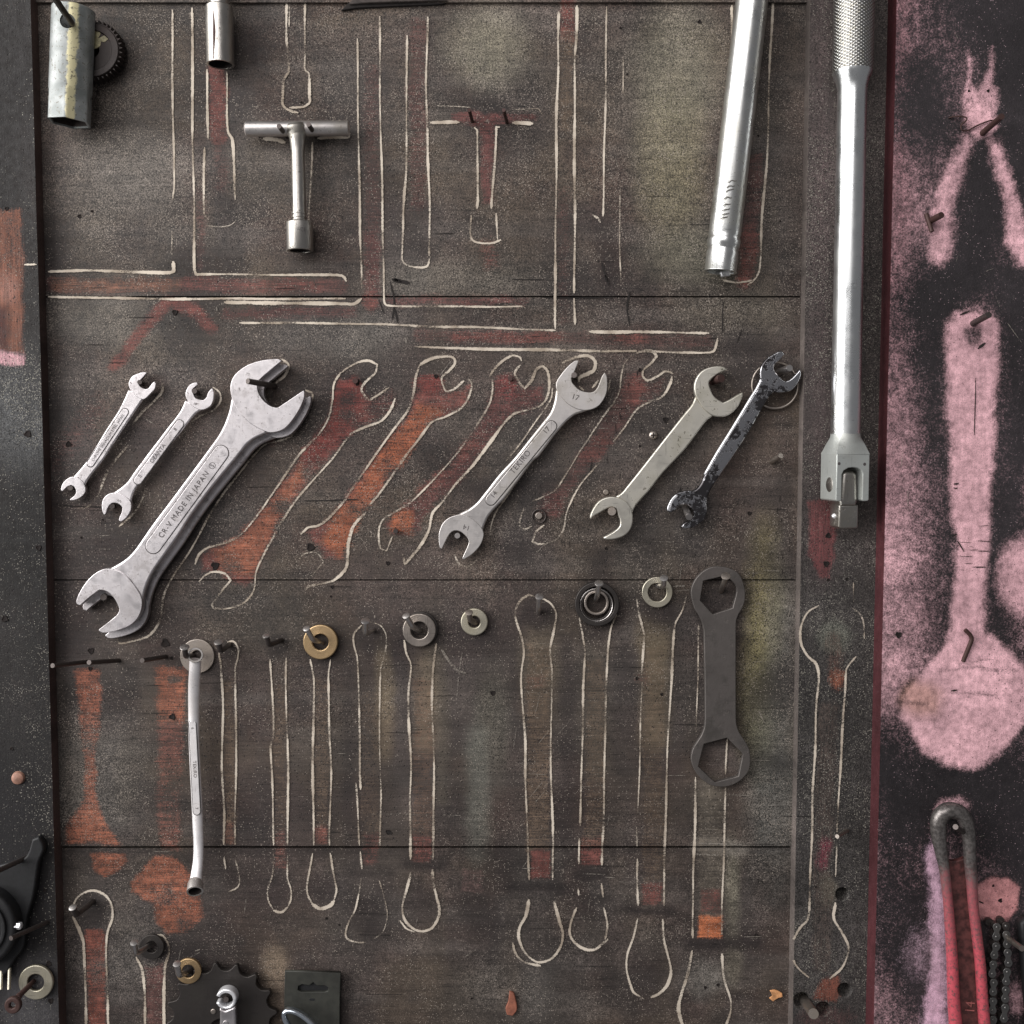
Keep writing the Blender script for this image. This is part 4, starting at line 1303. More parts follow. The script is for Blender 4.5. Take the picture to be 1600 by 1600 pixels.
ribbons('painted_outline', [([(1280, 945), (1262, 957), (1252, 980), (1252, 1005), (1262, 1025), (1275, 1038), (1279, 1060), (1276, 1100), (1273, 1180), (1270, 1240), (1268, 1320), (1265, 1400), (1262, 1435), (1250, 1450), (1240, 1470), (1238, 1490), (1245, 1510), (1264, 1528)], 5, .68),
                            ([(1332, 950), (1344, 960), (1349, 975), (1350, 998)], 4, .5), ([(1334, 910), (1334, 940)], 2.5, .5), ([(1338, 1026), (1328, 1037), (1322, 1047), (1320, 1080), (1316, 1150), (1313, 1200), (1308, 1300)], 5, .68), ([(1307, 1322), (1306, 1370)], 4, .6), ([(1305, 1410), (1303, 1435), (1315, 1455), (1325, 1475), (1325, 1490), (1315, 1512), (1296, 1529)], 5, .72)],
        M['chalk'], rf, label='outline of a large ring wrench on the right frame board')
ribbons('painted_outline', [([(38, 413), (57, 413)], 5, .75)], M['chalk'], lf, label='short chalk tick on the left frame board')

# cracks, scratches and chips
cr = [([(610, 440), (616, 470), (612, 500)], 2.5), ([(617, 480), (622, 505)], 2.5), ([(592, 468), (600, 490)], 2), ([(985, 455), (980, 480), (984, 510)], 2.5), ([(1160, 515), (1152, 535)], 2), ([(925, 720), (922, 740)], 2), ([(1130, 468), (1128, 520)], 2),
      ([(1064, 760), (1058, 785)], 2), ([(612, 436), (640, 442)], 6), ([(614, 437), (628, 441)], 7), ([(604, 1300), (612, 1303)], 6), ([(475, 782), (560, 781)], 1.8), ([(800, 436), (850, 437)], 1.6), ([(98, 790), (160, 792)], 2.2),
      ([(850, 465), (960, 465)], 1.4), ([(940, 410), (950, 440)], 3), ([(560, 1460), (610, 1462)], 1.4), ([(945, 430), (952, 446)], 4)]
rs = random.Random(5)
for k in range(150):
    x, y = rs.uniform(820, 1240), rs.uniform(560, 900)
    L = rs.uniform(4, 12)
    cr.append(([(x, y), (x + rs.uniform(-1.5, 1.5), y + L)], rs.uniform(0.8, 1.6)))
for k in range(70):
    x, y = rs.uniform(95, 1220), rs.uniform(300, 1590)
    L = rs.uniform(10, 60)
    cr.append(([(x, y), (x + L, y + rs.uniform(-1, 1))], rs.uniform(0.5, 1.1)))
o = ribbons('wood_crack', [(a, b, 0.8) for a, b in cr], M['crack'], tool_board, 0.00058)
o['kind'] = 'stuff'
scr = []
for k in range(210):
    zone = rs.random()
    if zone < 0.45:
        x, y = rs.uniform(800, 1235), rs.uniform(800, 1480)
    else:
        x, y = rs.uniform(90, 1235), rs.uniform(560, 1590)
    L = rs.uniform(6, 38)
    a = rs.choice((0, 0, 0, 0, 0.9, 1.4)) + rs.uniform(-0.06, 0.06)
    scr.append(([(x, y), (x + L * math.cos(a), y - L * math.sin(a))], rs.uniform(0.8, 1.8), rs.uniform(.35, .6)))
scr += [([(690, 1015), (712, 1045), (728, 1052)], 6, .5), ([(722, 1020), (718, 1050), (710, 1120)], 3, .45), ([(1360, 120), (1362, 160)], 2, .3), ([(580, 1272), (720, 1274)], 3, .45), ([(1085, 1335), (1155, 1338)], 5, .5), ([(1090, 1318), (1160, 1319)], 3, .5),
        ([(245, 590), (254, 590)], 2.5, .7), ([(245, 604), (252, 605)], 2.5, .7), ([(180, 755), (186, 754)], 4, .6), ([(228, 655), (240, 663)], 3, .6), ([(634, 528), (635, 536)], 4, .8), ([(338, 478), (339, 486)], 4, .5), ([(290, 1500), (312, 1488)], 2.5, .5), ([(305, 1486), (312, 1484)], 4, .7),
        ([(720, 1500), (740, 1485)], 5, .35), ([(728, 1492), (745, 1482), (760, 1470)], 4, .4), ([(1185, 1110), (1195, 1130)], 3, .5), ([(1085, 920), (1075, 915), (1052, 916)], 6, .5), ([(1052, 924), (1078, 922)], 4, .5)]
o = ribbons('scratch', scr, M['scratch'], tool_board, 0.0007)
o['kind'] = 'stuff'
# scratches on the panel at the right
scp = [([(1575, 505), (1596, 535)], 2, .6), ([(1555, 462), (1562, 480)], 2, .5), ([(1538, 425), (1552, 420)], 1.6, .5), ([(1538, 428), (1546, 436)], 1.6, .5), ([(1492, 50), (1496, 60)], 2, .5), ([(1410, 690), (1408, 730)], 2.5, .5), ([(1418, 760), (1419, 800)], 2.5, .4), ([(1530, 1308), (1538, 1306)], 4, .8), ([(1371, 1296), (1379, 1297)], 4, .6), ([(1549, 1352), (1554, 1352)], 3, .6)]
for k in range(40):
    x, y = rs.uniform(1410, 1600), rs.uniform(0, 1600)
    scp.append(([(x, y), (x + rs.uniform(-3, 3), y + rs.uniform(4, 14))], rs.uniform(.8, 1.6), .4))
o = ribbons('scratch', scp, M['scratch'], pk, 0.0007)
o['kind'] = 'stuff'
o = ribbons('wood_crack', [([(1524, 590), (1523, 680)], 1.4, .8), ([(1486, 1080), (1496, 1078)], 3, .3),  ([(1490, 756), (1498, 755)], 3, .7), ([(1490, 762), (1496, 763)], 3, .6), ([(1496, 845), (1506, 862)], 3, .5), ([(1488, 838), (1495, 835)], 4, .5), ([(1530, 1408), (1537, 1411)], 4, .8), ([(1500, 492), (1514, 486)], 3, .5), ([(1528, 545), (1540, 536)], 4, .5)]
            + [([(x, y), (x + rs.uniform(6, 22), y + rs.uniform(-1, 1))], 0.8, .2) for x, y in [(rs.uniform(1495, 1530), rs.uniform(820, 900)) for _ in range(14)]],
            M['crack'], pk, 0.0006)
o['kind'] = 'stuff'

# small nail holes: low raised discs, the shade inside painted near-black


def nail_hole(x, y, r, parent):
    h = h_board(x, y) + 0.0005
    n = 12
    v, f = [], []
    for k, (rr, dz) in enumerate(((1.25, 0.0), (1.0, 0.0002), (0.7, -0.0002))):
        for i in range(n):
            a = 2 * math.pi * i / n
            j = 1 + 0.18 * math.sin(3 * a + x) + 0.1 * math.sin(5 * a + y)
            v.append(P(x + r * rr * j * math.cos(a), y + r * rr * j * math.sin(a), h + dz))
    for k in range(2):
        for i in range(n):
            j = (i + 1) % n
            f.append((k * n + i, k * n + j, (k + 1) * n + j, (k + 1) * n + i))
    f.append(tuple(2 * n + i for i in range(n)))
    mesh_from('nail_hole', v, f, M['hole'], parent)


for (x, y, r) in ((124, 338, 2.6), (144, 330, 1.6), (273, 488, 3.6), (107, 694, 3.6), (142, 1017, 4), (258, 1005, 5.5), (268, 1028, 2), (269, 1120, 4), (141, 1045, 2.6), (1093, 34, 2.6), (970, 44, 1.6), (980, 116, 1.4),
                  (1185, 212, 1.5), (1040, 656, 3.6), (1000, 697, 1.6), (1000, 578, 2.4), (681, 588, 2.6), (557, 597, 4), (770, 1083, 3.2), (606, 1300, 3), (510, 1435, 1.6), (1181, 1463, 3.4), (1102, 1543, 2), (1122, 1539, 2), (947, 857, 1.8), (1171, 802, 2.6),
                  (519, 917, 2.2), (517, 932, 1.4), (606, 880, 2.6), (336, 884, 5), (485, 855, 5), (471, 160, 1.4), (405, 213, 2), (160, 812, 1.2), (127, 840, 1.4), (530, 1445, 1.2), (995, 1060, 2), (1034, 1085, 2), (737, 1560, 1.2)):
    nail_hole(x, y, r, tool_board)
for (x, y, r) in ((1294, 837, 3.4), (1291, 881, 3.6), (1294, 906, 1.8), (1323, 905, 1.8), (1219, 345, 1.2), (1275, 1386, 1.4)):
    nail_hole(x, y, r, rf)
for (x, y, r) in ((43, 678, 4.4), (60, 856, 3.6), (7, 967, 4.2), (70, 1391, 2.4), (76, 1506, 3.6), (79, 1564, 3.4), (10, 326, 2.4), (18, 1170, 2.2)):
    nail_hole(x, y, r, lf)
for (x, y, r) in ((1514, 142, 1.6), (1544, 142, 2), (1563, 1407, 2.6), (1552, 1384, 1.6), (1404, 992, 4)):
    nail_hole(x, y, r, pk)
# splintered gouge along the top seam
prism('splinter', [(533, 16), (545, 4), (560, -2), (640, -4), (706, 0), (690, 6), (620, 9), (560, 12), (540, 15)], 0.0024, 0.004, 0.0006, M['crack'], tool_board)
prism('splinter', [(545, 5), (640, 2), (700, 0), (640, -6), (560, -8)], 0.0052, 0.003, 0.0008, plain('grey_splinter', lin(62, 55, 52), 0.8), tool_board)
# torn wood chip and knots
prism('wood_chip', [(1203, 1548), (1212, 1547), (1222, 1552), (1223, 1558), (1215, 1560), (1208, 1565), (1202, 1560), (1207, 1556)], 0.0012, 0.001, 0.0002, M['chip'], tool_board)

# ------------------------------------------------------------------ open-ended wrenches


PART = {}


def wrench(name, label, top, bottom, handle, h, thick, mats, panel=None, hand_drop=0.0007, hbev=0.0016, shift=(0, 0), group='open-ended wrenches', bev=0.00045):
    sh = lambda pts: [(x + shift[0], y + shift[1]) for x, y in pts]
    top, bottom, handle = sh(top), sh(bottom), sh(handle)
    cx, cy = handle[0]
    t = thing(name, label, 'wrench', P(cx, cy, h - thick), group)
    PART['top'] = prism('jaw', top, h, thick, bev, mats[0], t)
    PART['bottom'] = prism('jaw', bottom, h, thick, bev, mats[0], t)
    hd = prism('handle', handle, h - hand_drop, thick - 2 * hand_drop, hbev, mats[1], t)
    if panel:
        c0, c1, r = panel
        c0, c1 = (c0[0] + shift[0], c0[1] + shift[1]), (c1[0] + shift[0], c1[1] + shift[1])
        g = prism('panel_groove', slot(c0, c1, r + 1.1), h - hand_drop + 0.00012, 0.0006, 0.00005, M['groove'], hd, smooth=False)
        prism('name_panel', slot(c0, c1, r), h - hand_drop + 0.0005, 0.001, 0.0003, mats[0], hd, smooth=False)
    PART['handle'] = hd
    return t


def axis_deg(c0, c1):
    return math.degrees(math.atan2(-(c1[1] - c0[1]), c1[0] - c0[0]))


sat = (M['satin'], M['satin'])
# small wrench nearest the left
a_top = [(229.4, 582.5), (221, 592), (215.5, 598), (219, 604), (227, 608), (232, 606.5), (236, 601), (241, 596), (243.5, 599), (242, 607), (235, 615), (229, 621), (224, 624), (217, 622), (210, 616), (204, 609), (201, 602), (202, 595), (207, 587.5), (216, 583.5), (224, 581.3)]
a_bot = [(95.6, 767), (97.5, 767.5), (105, 760.6), (111, 758), (116, 761), (118.7, 767), (117.5, 772.5), (112.5, 777.5), (108.7, 780.6), (111, 782), (117.5, 781), (126, 777), (132.5, 770), (133.7, 763.7), (131, 756), (124, 748), (116, 745), (110, 745.6), (102.5, 750), (97.5, 756), (95, 763)]
a_han = [(200, 609), (192.5, 626), (182.5, 645), (166, 670), (151, 695), (135, 720), (125, 732.5), (113, 746), (118, 756), (132, 760), (136, 751), (145, 738.7), (160, 720), (176, 695), (192.5, 670), (212.5, 640), (224.5, 622), (214, 612)]
pa = ((195, 644), (141.5, 724), 5.4)
w = wrench('open_end_wrench', 'smallest satin open-ended wrench, leftmost of the slanted row', a_top, a_bot, a_han, 0.0085, 0.0042, sat, pa, hbev=0.0013, bev=0.0004)
text('CHROME VANADIUM STEEL JAPAN', 168.3, 684, axis_deg(pa[1], pa[0]), 4.2, 0.0085, M['ink'], PART['handle'], stretch=0.93)
# second small wrench
b_top = [(308, 597.5), (308.7, 601), (300, 608.7), (302, 615), (306, 622.5), (317.5, 625.6), (322.5, 621), (325, 613.7), (330, 607.5), (332, 607), (334, 614), (333, 625), (329, 634), (321, 639), (314, 640.6), (305, 637.5), (295, 629), (290, 619), (291, 610), (296, 602), (302.5, 598)]
b_bot = [(162.5, 804.7), (165, 803), (167.5, 795), (172.5, 787.5), (180, 785.6), (187.5, 789), (191, 794), (190, 801), (186, 810), (185.6, 813.7), (189, 815), (196, 810), (202.5, 801), (205, 792.5), (204, 784), (196, 776), (186, 771), (176, 770), (167.5, 773), (161, 780), (159, 790), (160, 799)]
b_han = [(289, 625), (282.5, 640), (274, 652.5), (264, 665), (245, 690), (226, 715), (207.5, 740), (199, 752.5), (187, 763), (175, 771), (186, 778), (200, 787), (205, 785), (206, 777.5), (211, 765), (218, 755), (231, 740), (250, 715), (270, 690), (286, 671), (295, 659), (306, 646), (316, 640), (304, 632)]
pb = ((280.5, 662.5), (215.5, 750.5), 6.2)
w = wrench('open_end_wrench', 'small satin open-ended wrench between the smallest one and the large pair', b_top, b_bot, b_han, 0.009, 0.0044, sat, pb, hbev=0.0013, bev=0.0004)
ab = axis_deg(pb[1], pb[0])
text('8', 274, 671, ab, 5.5, 0.009, M['ink'], PART['handle'])
text('OEANTA', 246.5, 708.5, ab, 6.2, 0.009, M['ink'], PART['handle'], stretch=1.0)
text('5', 218.5, 744, ab, 6, 0.009, M['ink'], PART['handle'])
text('6', 305.5, 631, 40, 5, 0.0091, M['ink'], PART['top'])
text('5', 187, 783, 60, 6, 0.0091, M['ink'], PART['bottom'])
# the large pair on one nail
c_top = [(440, 563.7), (405, 593.7), (402, 602.5), (404, 614), (411, 625), (421, 633.7), (432.5, 637), (440, 633), (474, 610), (475.6, 612.5), (475, 622.5), (467.5, 640), (456, 657.5), (444, 670), (431, 675), (420, 675.6), (407.5, 671), (392.5, 662.5), (377.5, 649), (365, 630), (360.6, 615), (360, 602.5), (364, 590), (372.5, 580), (387.5, 570), (406, 563.7), (425, 561), (435, 561)]
c_bot = [(119, 940), (120, 944), (125, 946), (137.5, 935), (154, 922.5), (160, 922), (170, 926), (179, 936), (186, 951), (184, 959), (175, 967.5), (154, 984), (157.5, 988), (165, 989), (181, 986), (200, 979), (212.5, 969), (220, 955), (222, 940), (219, 929), (210, 915), (197.5, 900), (185, 892), (174, 889), (162.5, 889), (150, 895), (137.5, 906), (127.5, 920), (121, 932.5)]
c_han = [(361, 622), (358, 640), (354, 652.5), (349, 665), (342.5, 677.5), (334, 690), (315, 716), (275, 770), (237.5, 820), (212.5, 856), (202.5, 867.5), (192.5, 876), (181, 883), (172, 888), (190, 905), (212, 930), (222, 942), (227.5, 920), (235, 901), (244, 886), (256, 869), (277.5, 839), (300, 804), (325, 770), (350, 739), (370, 715), (385, 696), (395, 687.5), (407.5, 681), (420, 676), (395, 655)]
pc = ((345, 708), (239.5, 853), 12.0)
w = wrench('open_end_wrench', 'hind one of the two largest wrenches, mostly hidden behind its twin', c_top, c_bot, c_han, 0.0085, 0.0065, sat, None, shift=(10, 8.5), hbev=0.0016)
w = wrench('open_end_wrench', 'largest satin wrench stamped CR-V MADE IN JAPAN, front one of a pair', c_top, c_bot, c_han, 0.0175, 0.0068, sat, pc, hbev=0.0017, hand_drop=0.0009)
ac = axis_deg(pc[1], pc[0])
text('CR-V MADE IN JAPAN', 287, 788.5, ac, 8.6, 0.0174, M['ink'], PART['handle'], stretch=0.93, spacing=1.16)
prism('engraved_text', circle(331.5, 727.5, 5.2, 24), 0.01725, 0.0004, 0.00003, M['ink'], PART['handle'], holes=[circle(331.5, 727.5, 4.4, 24)], smooth=False)
text('S', 331.5, 727.5, ac, 6.0, 0.0174, M['ink'], PART['handle'])
# 14 / 17 wrench
e_top = [(904, 563), (903, 567.5), (895, 586), (892.5, 592.5), (895, 599), (905, 609), (917.5, 613), (927.5, 612), (934, 605), (941, 587.5), (945, 582), (948, 587.5), (949, 600), (947.5, 614), (941, 627.5), (932.5, 636), (920, 640.6), (905, 640), (890, 633), (877.5, 621), (870, 609), (869, 599), (874, 589), (885, 575), (897.5, 564)]
e_bot = [(689, 858), (690.6, 857), (699, 840), (704, 832.5), (711, 829), (720, 831), (729, 839), (732.5, 846), (731, 852.5), (722, 872.5), (725, 874), (737.5, 866), (750, 852.5), (755.6, 837.5), (754, 827.5), (746, 817.5), (735, 809), (724, 804), (712.5, 805), (700, 810), (691, 819), (686, 832.5), (685.6, 845), (687, 855)]
e_han = [(869, 608), (866, 627.5), (860, 644), (850, 657.5), (830, 682.5), (805, 714), (781, 740), (757.5, 770), (745, 785), (732.5, 795), (722.5, 800), (714, 805), (735, 815), (754, 830), (759, 816), (764, 806), (774, 794), (790, 777.5), (807.5, 755), (832.5, 721), (842.5, 712.5), (867.5, 679), (885, 659), (897.5, 649), (911, 644), (922, 640), (890, 625)]
pe = ((861.5, 666), (767, 781), 8.2)
sat2 = (M['satin2'], M['satin2'])
w = wrench('open_end_wrench', 'satin wrench stamped 17 and 14 in the middle of the slanted row', e_top, e_bot, e_han, 0.010, 0.0055, sat2, pe, hbev=0.0017)
ae = axis_deg(pe[1], pe[0])
text('17', 899, 621, -17, 8.5, 0.0101, M['groove'], PART['top'])
text('17', 854, 672.5, ae, 8, 0.0100, M['groove'], PART['handle'])
text('TEKIRO', 813, 722, ae, 9, 0.0100, M['ink'], PART['handle'], stretch=0.92, spacing=1.1)
text('14', 771.5, 773, ae, 7.5, 0.0100, M['ink'], PART['handle'])
text('14', 729, 824, 163, 8, 0.0101, M['ink'], PART['bottom'])
# plain worn wrench
f_top = [(1137, 577), (1132.5, 579), (1120, 585.6), (1109, 595), (1108, 600), (1111, 610), (1117.5, 621), (1130, 629), (1141, 624), (1156, 615), (1160.6, 613), (1160.6, 619), (1154, 634), (1144, 645), (1134, 650.6), (1120, 651), (1110, 647.5), (1100, 639), (1091, 626), (1086, 615), (1085, 601), (1090, 587.5), (1100, 577.5), (1115, 572.5), (1129, 572.5)]
f_bot = [(922.5, 811), (929, 806), (941, 799), (950, 794), (956, 792.5), (962.5, 795), (966, 805), (969, 814), (968, 822.5), (960, 830), (943, 840), (946, 843), (960, 842.5), (975, 837.5), (985, 827.5), (989, 814), (987.5, 797.5), (981, 786), (970, 779), (957.5, 776), (945, 778), (935, 784), (927.5, 794), (922.5, 805)]
f_han = [(1087, 619), (1081, 632.5), (1070, 646), (1041, 682.5), (1012.5, 719), (1000, 735), (980, 760), (972.5, 769), (963, 776), (975, 785), (988, 802), (992.5, 792.5), (1000, 782.5), (1015, 766), (1036, 739), (1070, 702.5), (1097.5, 666), (1106, 656), (1116, 649), (1100, 636)]
w = wrench('open_end_wrench', 'plain yellowed wrench with pitted plating and no panel', f_top, f_bot, f_han, 0.011, 0.006, (M['worn'], M['worn']), None, hbev=0.0012, hand_drop=0.0012, bev=0.0009)
# chrome wrench at the right end of the row
g_top = [(1222.6, 548.6), (1226, 553.6), (1218, 562.6), (1210, 570.5), (1209.7, 577), (1214, 584), (1222.6, 593), (1228, 596), (1236, 592), (1245, 583), (1250.7, 576), (1252.4, 585), (1247, 598.6), (1237, 610), (1223.7, 613), (1212.5, 612.7), (1204.6, 608.7), (1195, 601), (1189, 593), (1187.7, 583), (1190, 571.6), (1198, 560.4), (1208, 553.6), (1217, 549)]
g_bot = [(1042, 798), (1047, 801), (1054, 798), (1060.5, 791), (1068.4, 788), (1076, 790), (1083, 798), (1084, 806), (1081, 811.5), (1069.5, 817), (1065, 823), (1069.5, 825.5), (1081, 825), (1092, 819), (1101, 811.5), (1105, 800), (1104, 789), (1099, 778), (1090, 770), (1078.5, 766.5), (1067, 767.6), (1056, 772), (1048, 781), (1043, 791)]
g_han = [(1188, 590), (1183, 606.5), (1174, 620), (1158.5, 647), (1138, 679.6), (1119, 710), (1101, 742), (1096.5, 753), (1090, 762), (1080, 768), (1095, 778), (1105, 790), (1106.6, 775.5), (1113, 762), (1126, 742), (1150, 707), (1172, 673), (1196.7, 629), (1204.6, 617.7), (1212, 611), (1200, 600)]
w = wrench('open_end_wrench', 'narrow chrome wrench with pits and painted dark reflections, rightmost of the slanted row', g_top, g_bot, g_han, 0.0125, 0.0055, (M['pit'], M['pit']), None, hbev=0.0016, hand_drop=0.0005, bev=0.0009)
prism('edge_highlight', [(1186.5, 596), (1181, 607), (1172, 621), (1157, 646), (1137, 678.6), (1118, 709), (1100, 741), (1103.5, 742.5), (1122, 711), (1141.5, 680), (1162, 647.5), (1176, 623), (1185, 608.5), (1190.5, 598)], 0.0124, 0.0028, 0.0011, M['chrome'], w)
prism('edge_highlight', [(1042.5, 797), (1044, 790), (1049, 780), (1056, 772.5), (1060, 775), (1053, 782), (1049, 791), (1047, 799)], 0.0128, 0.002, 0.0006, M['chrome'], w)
# loose wire ring behind it
ringpts = [P(1211 + 36 * math.cos(2 * math.pi * i / 48), 602 + 36 * math.sin(2 * math.pi * i / 48), 0.0032) for i in range(48)]
o = sweep('wire_ring', ringpts, 1.7 * S, M['washer'], None, 8, False, closed=True)
tag(o, 'thin metal ring hanging behind the chrome wrench', 'ring')

# ------------------------------------------------------------------ flat hexagon spanner
hx = [(1080, 930), (1081, 917.5), (1087.5, 904), (1099, 892.5), (1112.5, 886), (1127.5, 885.6), (1142.5, 889), (1154, 896), (1161, 909), (1164, 922.5), (1164, 937.5), (1160, 950), (1154, 960), (1150.6, 970), (1150, 985), (1150, 1116), (1151, 1132.5), (1156, 1146), (1165, 1159), (1171, 1172.5), (1172.5, 1189), (1170, 1204), (1161, 1216), (1150, 1224), (1135, 1229), (1120, 1229), (1105, 1224), (1090, 1211), (1082.5, 1197.5), (1080, 1185), (1082.5, 1171), (1089, 1160), (1096, 1149), (1101, 1135), (1102, 1110), (1100, 990), (1098, 976), (1092.5, 962.5), (1085, 950)]
t = thing('flat_spanner', 'flat dark steel spanner with two hexagon holes, hanging right of the ring row', 'spanner', P(1125, 905, 0.002))
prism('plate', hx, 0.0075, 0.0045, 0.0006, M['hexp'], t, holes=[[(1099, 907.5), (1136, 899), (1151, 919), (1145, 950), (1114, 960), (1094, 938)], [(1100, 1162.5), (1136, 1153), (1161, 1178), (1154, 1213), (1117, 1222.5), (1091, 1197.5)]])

# ------------------------------------------------------------------ sockets and tubes


def tubewall(L, r, ri, depth, steps=()):
    return [(0, r)] + list(steps) + [(L, r), (L, ri), (L - depth, ri)]


# box spanner tube, top left
h0 = 0.019
A, B = P(115, 14, h0), P(108.5, 192, h0)
L = (B - A).length
r0 = 31 * sc(h0)
t = thing('tube_socket', 'short zinc tube socket with a cross hole and six-sided mouth, top left', 'socket', A)


def hexr(k, th, r):
    if k in HEXROWS:
        a = (th + 0.22) % (math.pi / 3) - math.pi / 6
        return r * 0.90 / math.cos(a)
    return r


prof = [(0.0, r0 - 0.0016), (0.001, r0), (L * 0.30, r0), (L * 0.72, r0), (L * 0.755, r0 * 1.0), (L, r0), (L, r0 - 0.0017), (L * 0.70, r0 - 0.0018), (0.0, r0 - 0.0018), (0.0, r0 - 0.0016)]
HEXROWS = (4, 5, 6, 7)
tb = lathe('tube', A, B, prof, M['stained'], t, 72, hexr)
TUBE_AB = (A, B, L, r0, t)
# cross hole cut right through the tube
cu = bpy.data.meshes.new('cut')
bm = bmesh.new()
bmesh.ops.create_cone(bm, cap_ends=True, segments=28, radius1=11.0 * sc(h0), radius2=11.0 * sc(h0), depth=0.12)
bm.to_mesh(cu)
bm.free()
cut = bpy.data.objects.new('cut', cu)
COL.objects.link(cut)
hc = P(104.5, 32, h0 + r0)
cut.location = (hc.x, hc.y, hc.z)
cut.rotation_euler = (math.radians(90), 0, 0)
md = tb.modifiers.new('cut', 'BOOLEAN')
md.object = cut
md.operation = 'DIFFERENCE'
md.solver = 'EXACT'
bpy.context.view_layer.update()
nm = bpy.data.meshes.new_from_object(tb.evaluated_get(bpy.context.evaluated_depsgraph_get()))
tb.modifiers.clear()
nm.name = 'tube'
tb.data = nm
bpy.data.objects.remove(cut)

A, B, L, r0, t = TUBE_AB
HEXROWS = (0, 1)
lathe('shaded_bore', A, B, [(L - 0.0012, r0 - 0.00175), (L * 0.72, r0 - 0.0019), (L * 0.70, r0 - 0.0022), (L * 0.30, r0 - 0.0022), (L * 0.30, 0.00001)], plain('tube_inside_shade', lin(52, 44, 40), 0.7, 0.2), t, 72, hexr)  # darker liner: the shade inside the tube is put into its colour
# toothed gear behind the tube
t = thing('gear_wheel', 'greasy dark toothed gear wheel behind the zinc tube socket', 'gear', P(143, 78, 0.0))
nt = 40
gp = []
for i in range(nt):
    for (f, rr) in ((0.0, 43.5), (0.28, 43.5), (0.46, 48), (0.60, 48), (0.82, 43.5)):
        a = 2 * math.pi * (i + f) / nt
        gp.append((143 + rr * math.cos(a), 78 + rr * math.sin(a)))
prism('toothed_rim', gp, 0.0125, 0.0110, 0.0002, M['gear'], t, holes=[circle(143, 78, 12, 24)], smooth=False)
prism('face_ring', circle(143, 78, 42, 48), 0.0140, 0.003, 0.0006, M['gear'], t, holes=[circle(143, 78, 31, 40)], smooth=False)
prism('grease_patch', [(140, 42), (155, 40), (157, 52), (153, 60), (163, 55), (169, 61), (163, 66), (158, 65), (156, 72), (148, 76), (140, 74)], 0.0129, 0.0006, 0.0002, plain('yellow_grease', lin(150, 142, 108), 0.5, 0, 0.4, 400), t)

# socket at the top edge
h1 = 0.013
A, B = P(341, -90, h1), P(344.5, 101, h1)
L = (B - A).length
r1 = 20.5 * sc(h1)
t = thing('socket_driver', 'short steel socket hanging from the top edge of the board', 'socket', A)
k = 95 * sc(h1)
lathe('shaft', A, A + (B - A).normalized() * k, [(0, 14 * S), (k, 14 * S)], M['gun'], t, 32, None, True)
A2 = A + (B - A).normalized() * (k - 0.0005)
L2 = (B - A2).length
lathe('socket', A2, B, [(0, 10 * S), (0, r1 - 0.001), (0.001, r1), (L2, r1), (L2, r1 - 0.0015), (L2 * 0.72, r1 - 0.0016), (L2 * 0.72, 0.0001)], M['gun'], t, 40)
lathe('shaded_bore', A2, B, [(L2 - 0.0004, r1 - 0.00152), (L2 * 0.75, r1 - 0.0017), (L2 * 0.75, 0.00001)], M['hole'], t, 40)  # near-black liner painted as the shade in the socket mouth
sweep('rust_streak', [P(334, 12, h1 + r1 * 0.97), P(335, 50, h1 + r1 * 0.98), P(334, 92, h1 + r1 * 0.97)], [0.0006, 0.0012, 0.0005], M['rust'], t, 8, True, 0.25)

# T-handle wrench
h2 = 0.0115
t = thing('t_handle_wrench', 'grey steel T-handle socket wrench hanging on two nails', 'wrench', P(465, 201, h2))
hb = 0.0105
A, B = P(383, 201.5, hb), P(545, 200.5, hb)
L = (B - A).length
rb = 11.3 * sc(hb)
lathe('cross_bar', A, B, [(0, rb * 0.72), (0.0012, rb), (L - 0.0006, rb), (L, rb * 0.93)], M['satin2'], t, 32, None, True, True)
A, B = P(464.5, 196, h2), P(469, 392, h2)
L = (B - A).length
q = sc(h2)
lathe('stem', A, B, [(0, 13.0 * q), (10 * q, 15 * q), (22 * q, 12.2 * q), (40 * q, 10.2 * q), (150 * q, 10.6 * q), (168 * q, 10.9 * q)], M['gun'], t, 32, None, True)
for yy in (332, 338, 343):
    p0 = P(467.5 + (yy - 332) * 0.03, yy, h2)
    lathe('turned_ring', p0, p0 + (B - A).normalized() * 0.002, [(0, 10.7 * q), (0.0004, 11.5 * q), (0.0012, 11.5 * q), (0.0017, 10.7 * q)], M['gun'], t, 32)
lathe('boss', P(463.5, 191, h2), P(465, 215, h2), [(0, 5 * q), (3 * q, 13.5 * q), (8 * q, 16.5 * q), (16 * q, 15.5 * q), (24 * q, 12.0 * q)], M['gun'], t, 32, None, True)
A2 = P(468.2, 346, h2)
L2 = (B - A2).length
rs_ = 20.3 * q
lathe('socket', A2, B, [(0, 10.5 * q), (0.0002, rs_ * 0.9), (0.0012, rs_), (L2 - 0.0005, rs_), (L2, rs_ * 0.97), (L2, rs_ * 0.78), (L2 * 0.5, rs_ * 0.76), (L2 * 0.5, 0.0001)], M['gun'], t, 40)
lathe('shaded_bore', A2, B, [(L2 - 0.0003, rs_ * 0.775), (L2 * 0.55, rs_ * 0.75), (L2 * 0.55, 0.00001)], M['hole'], t, 40)  # shade inside this mouth comes from the liner's dark colour
text('12mm', 467.5, 358, 180, 6.5, h2, M['ink'], t, stretch=0.9, bend=lambda X: math.sqrt(max(0.0, (rs_ + 0.00015) ** 2 - (X * q) ** 2)))

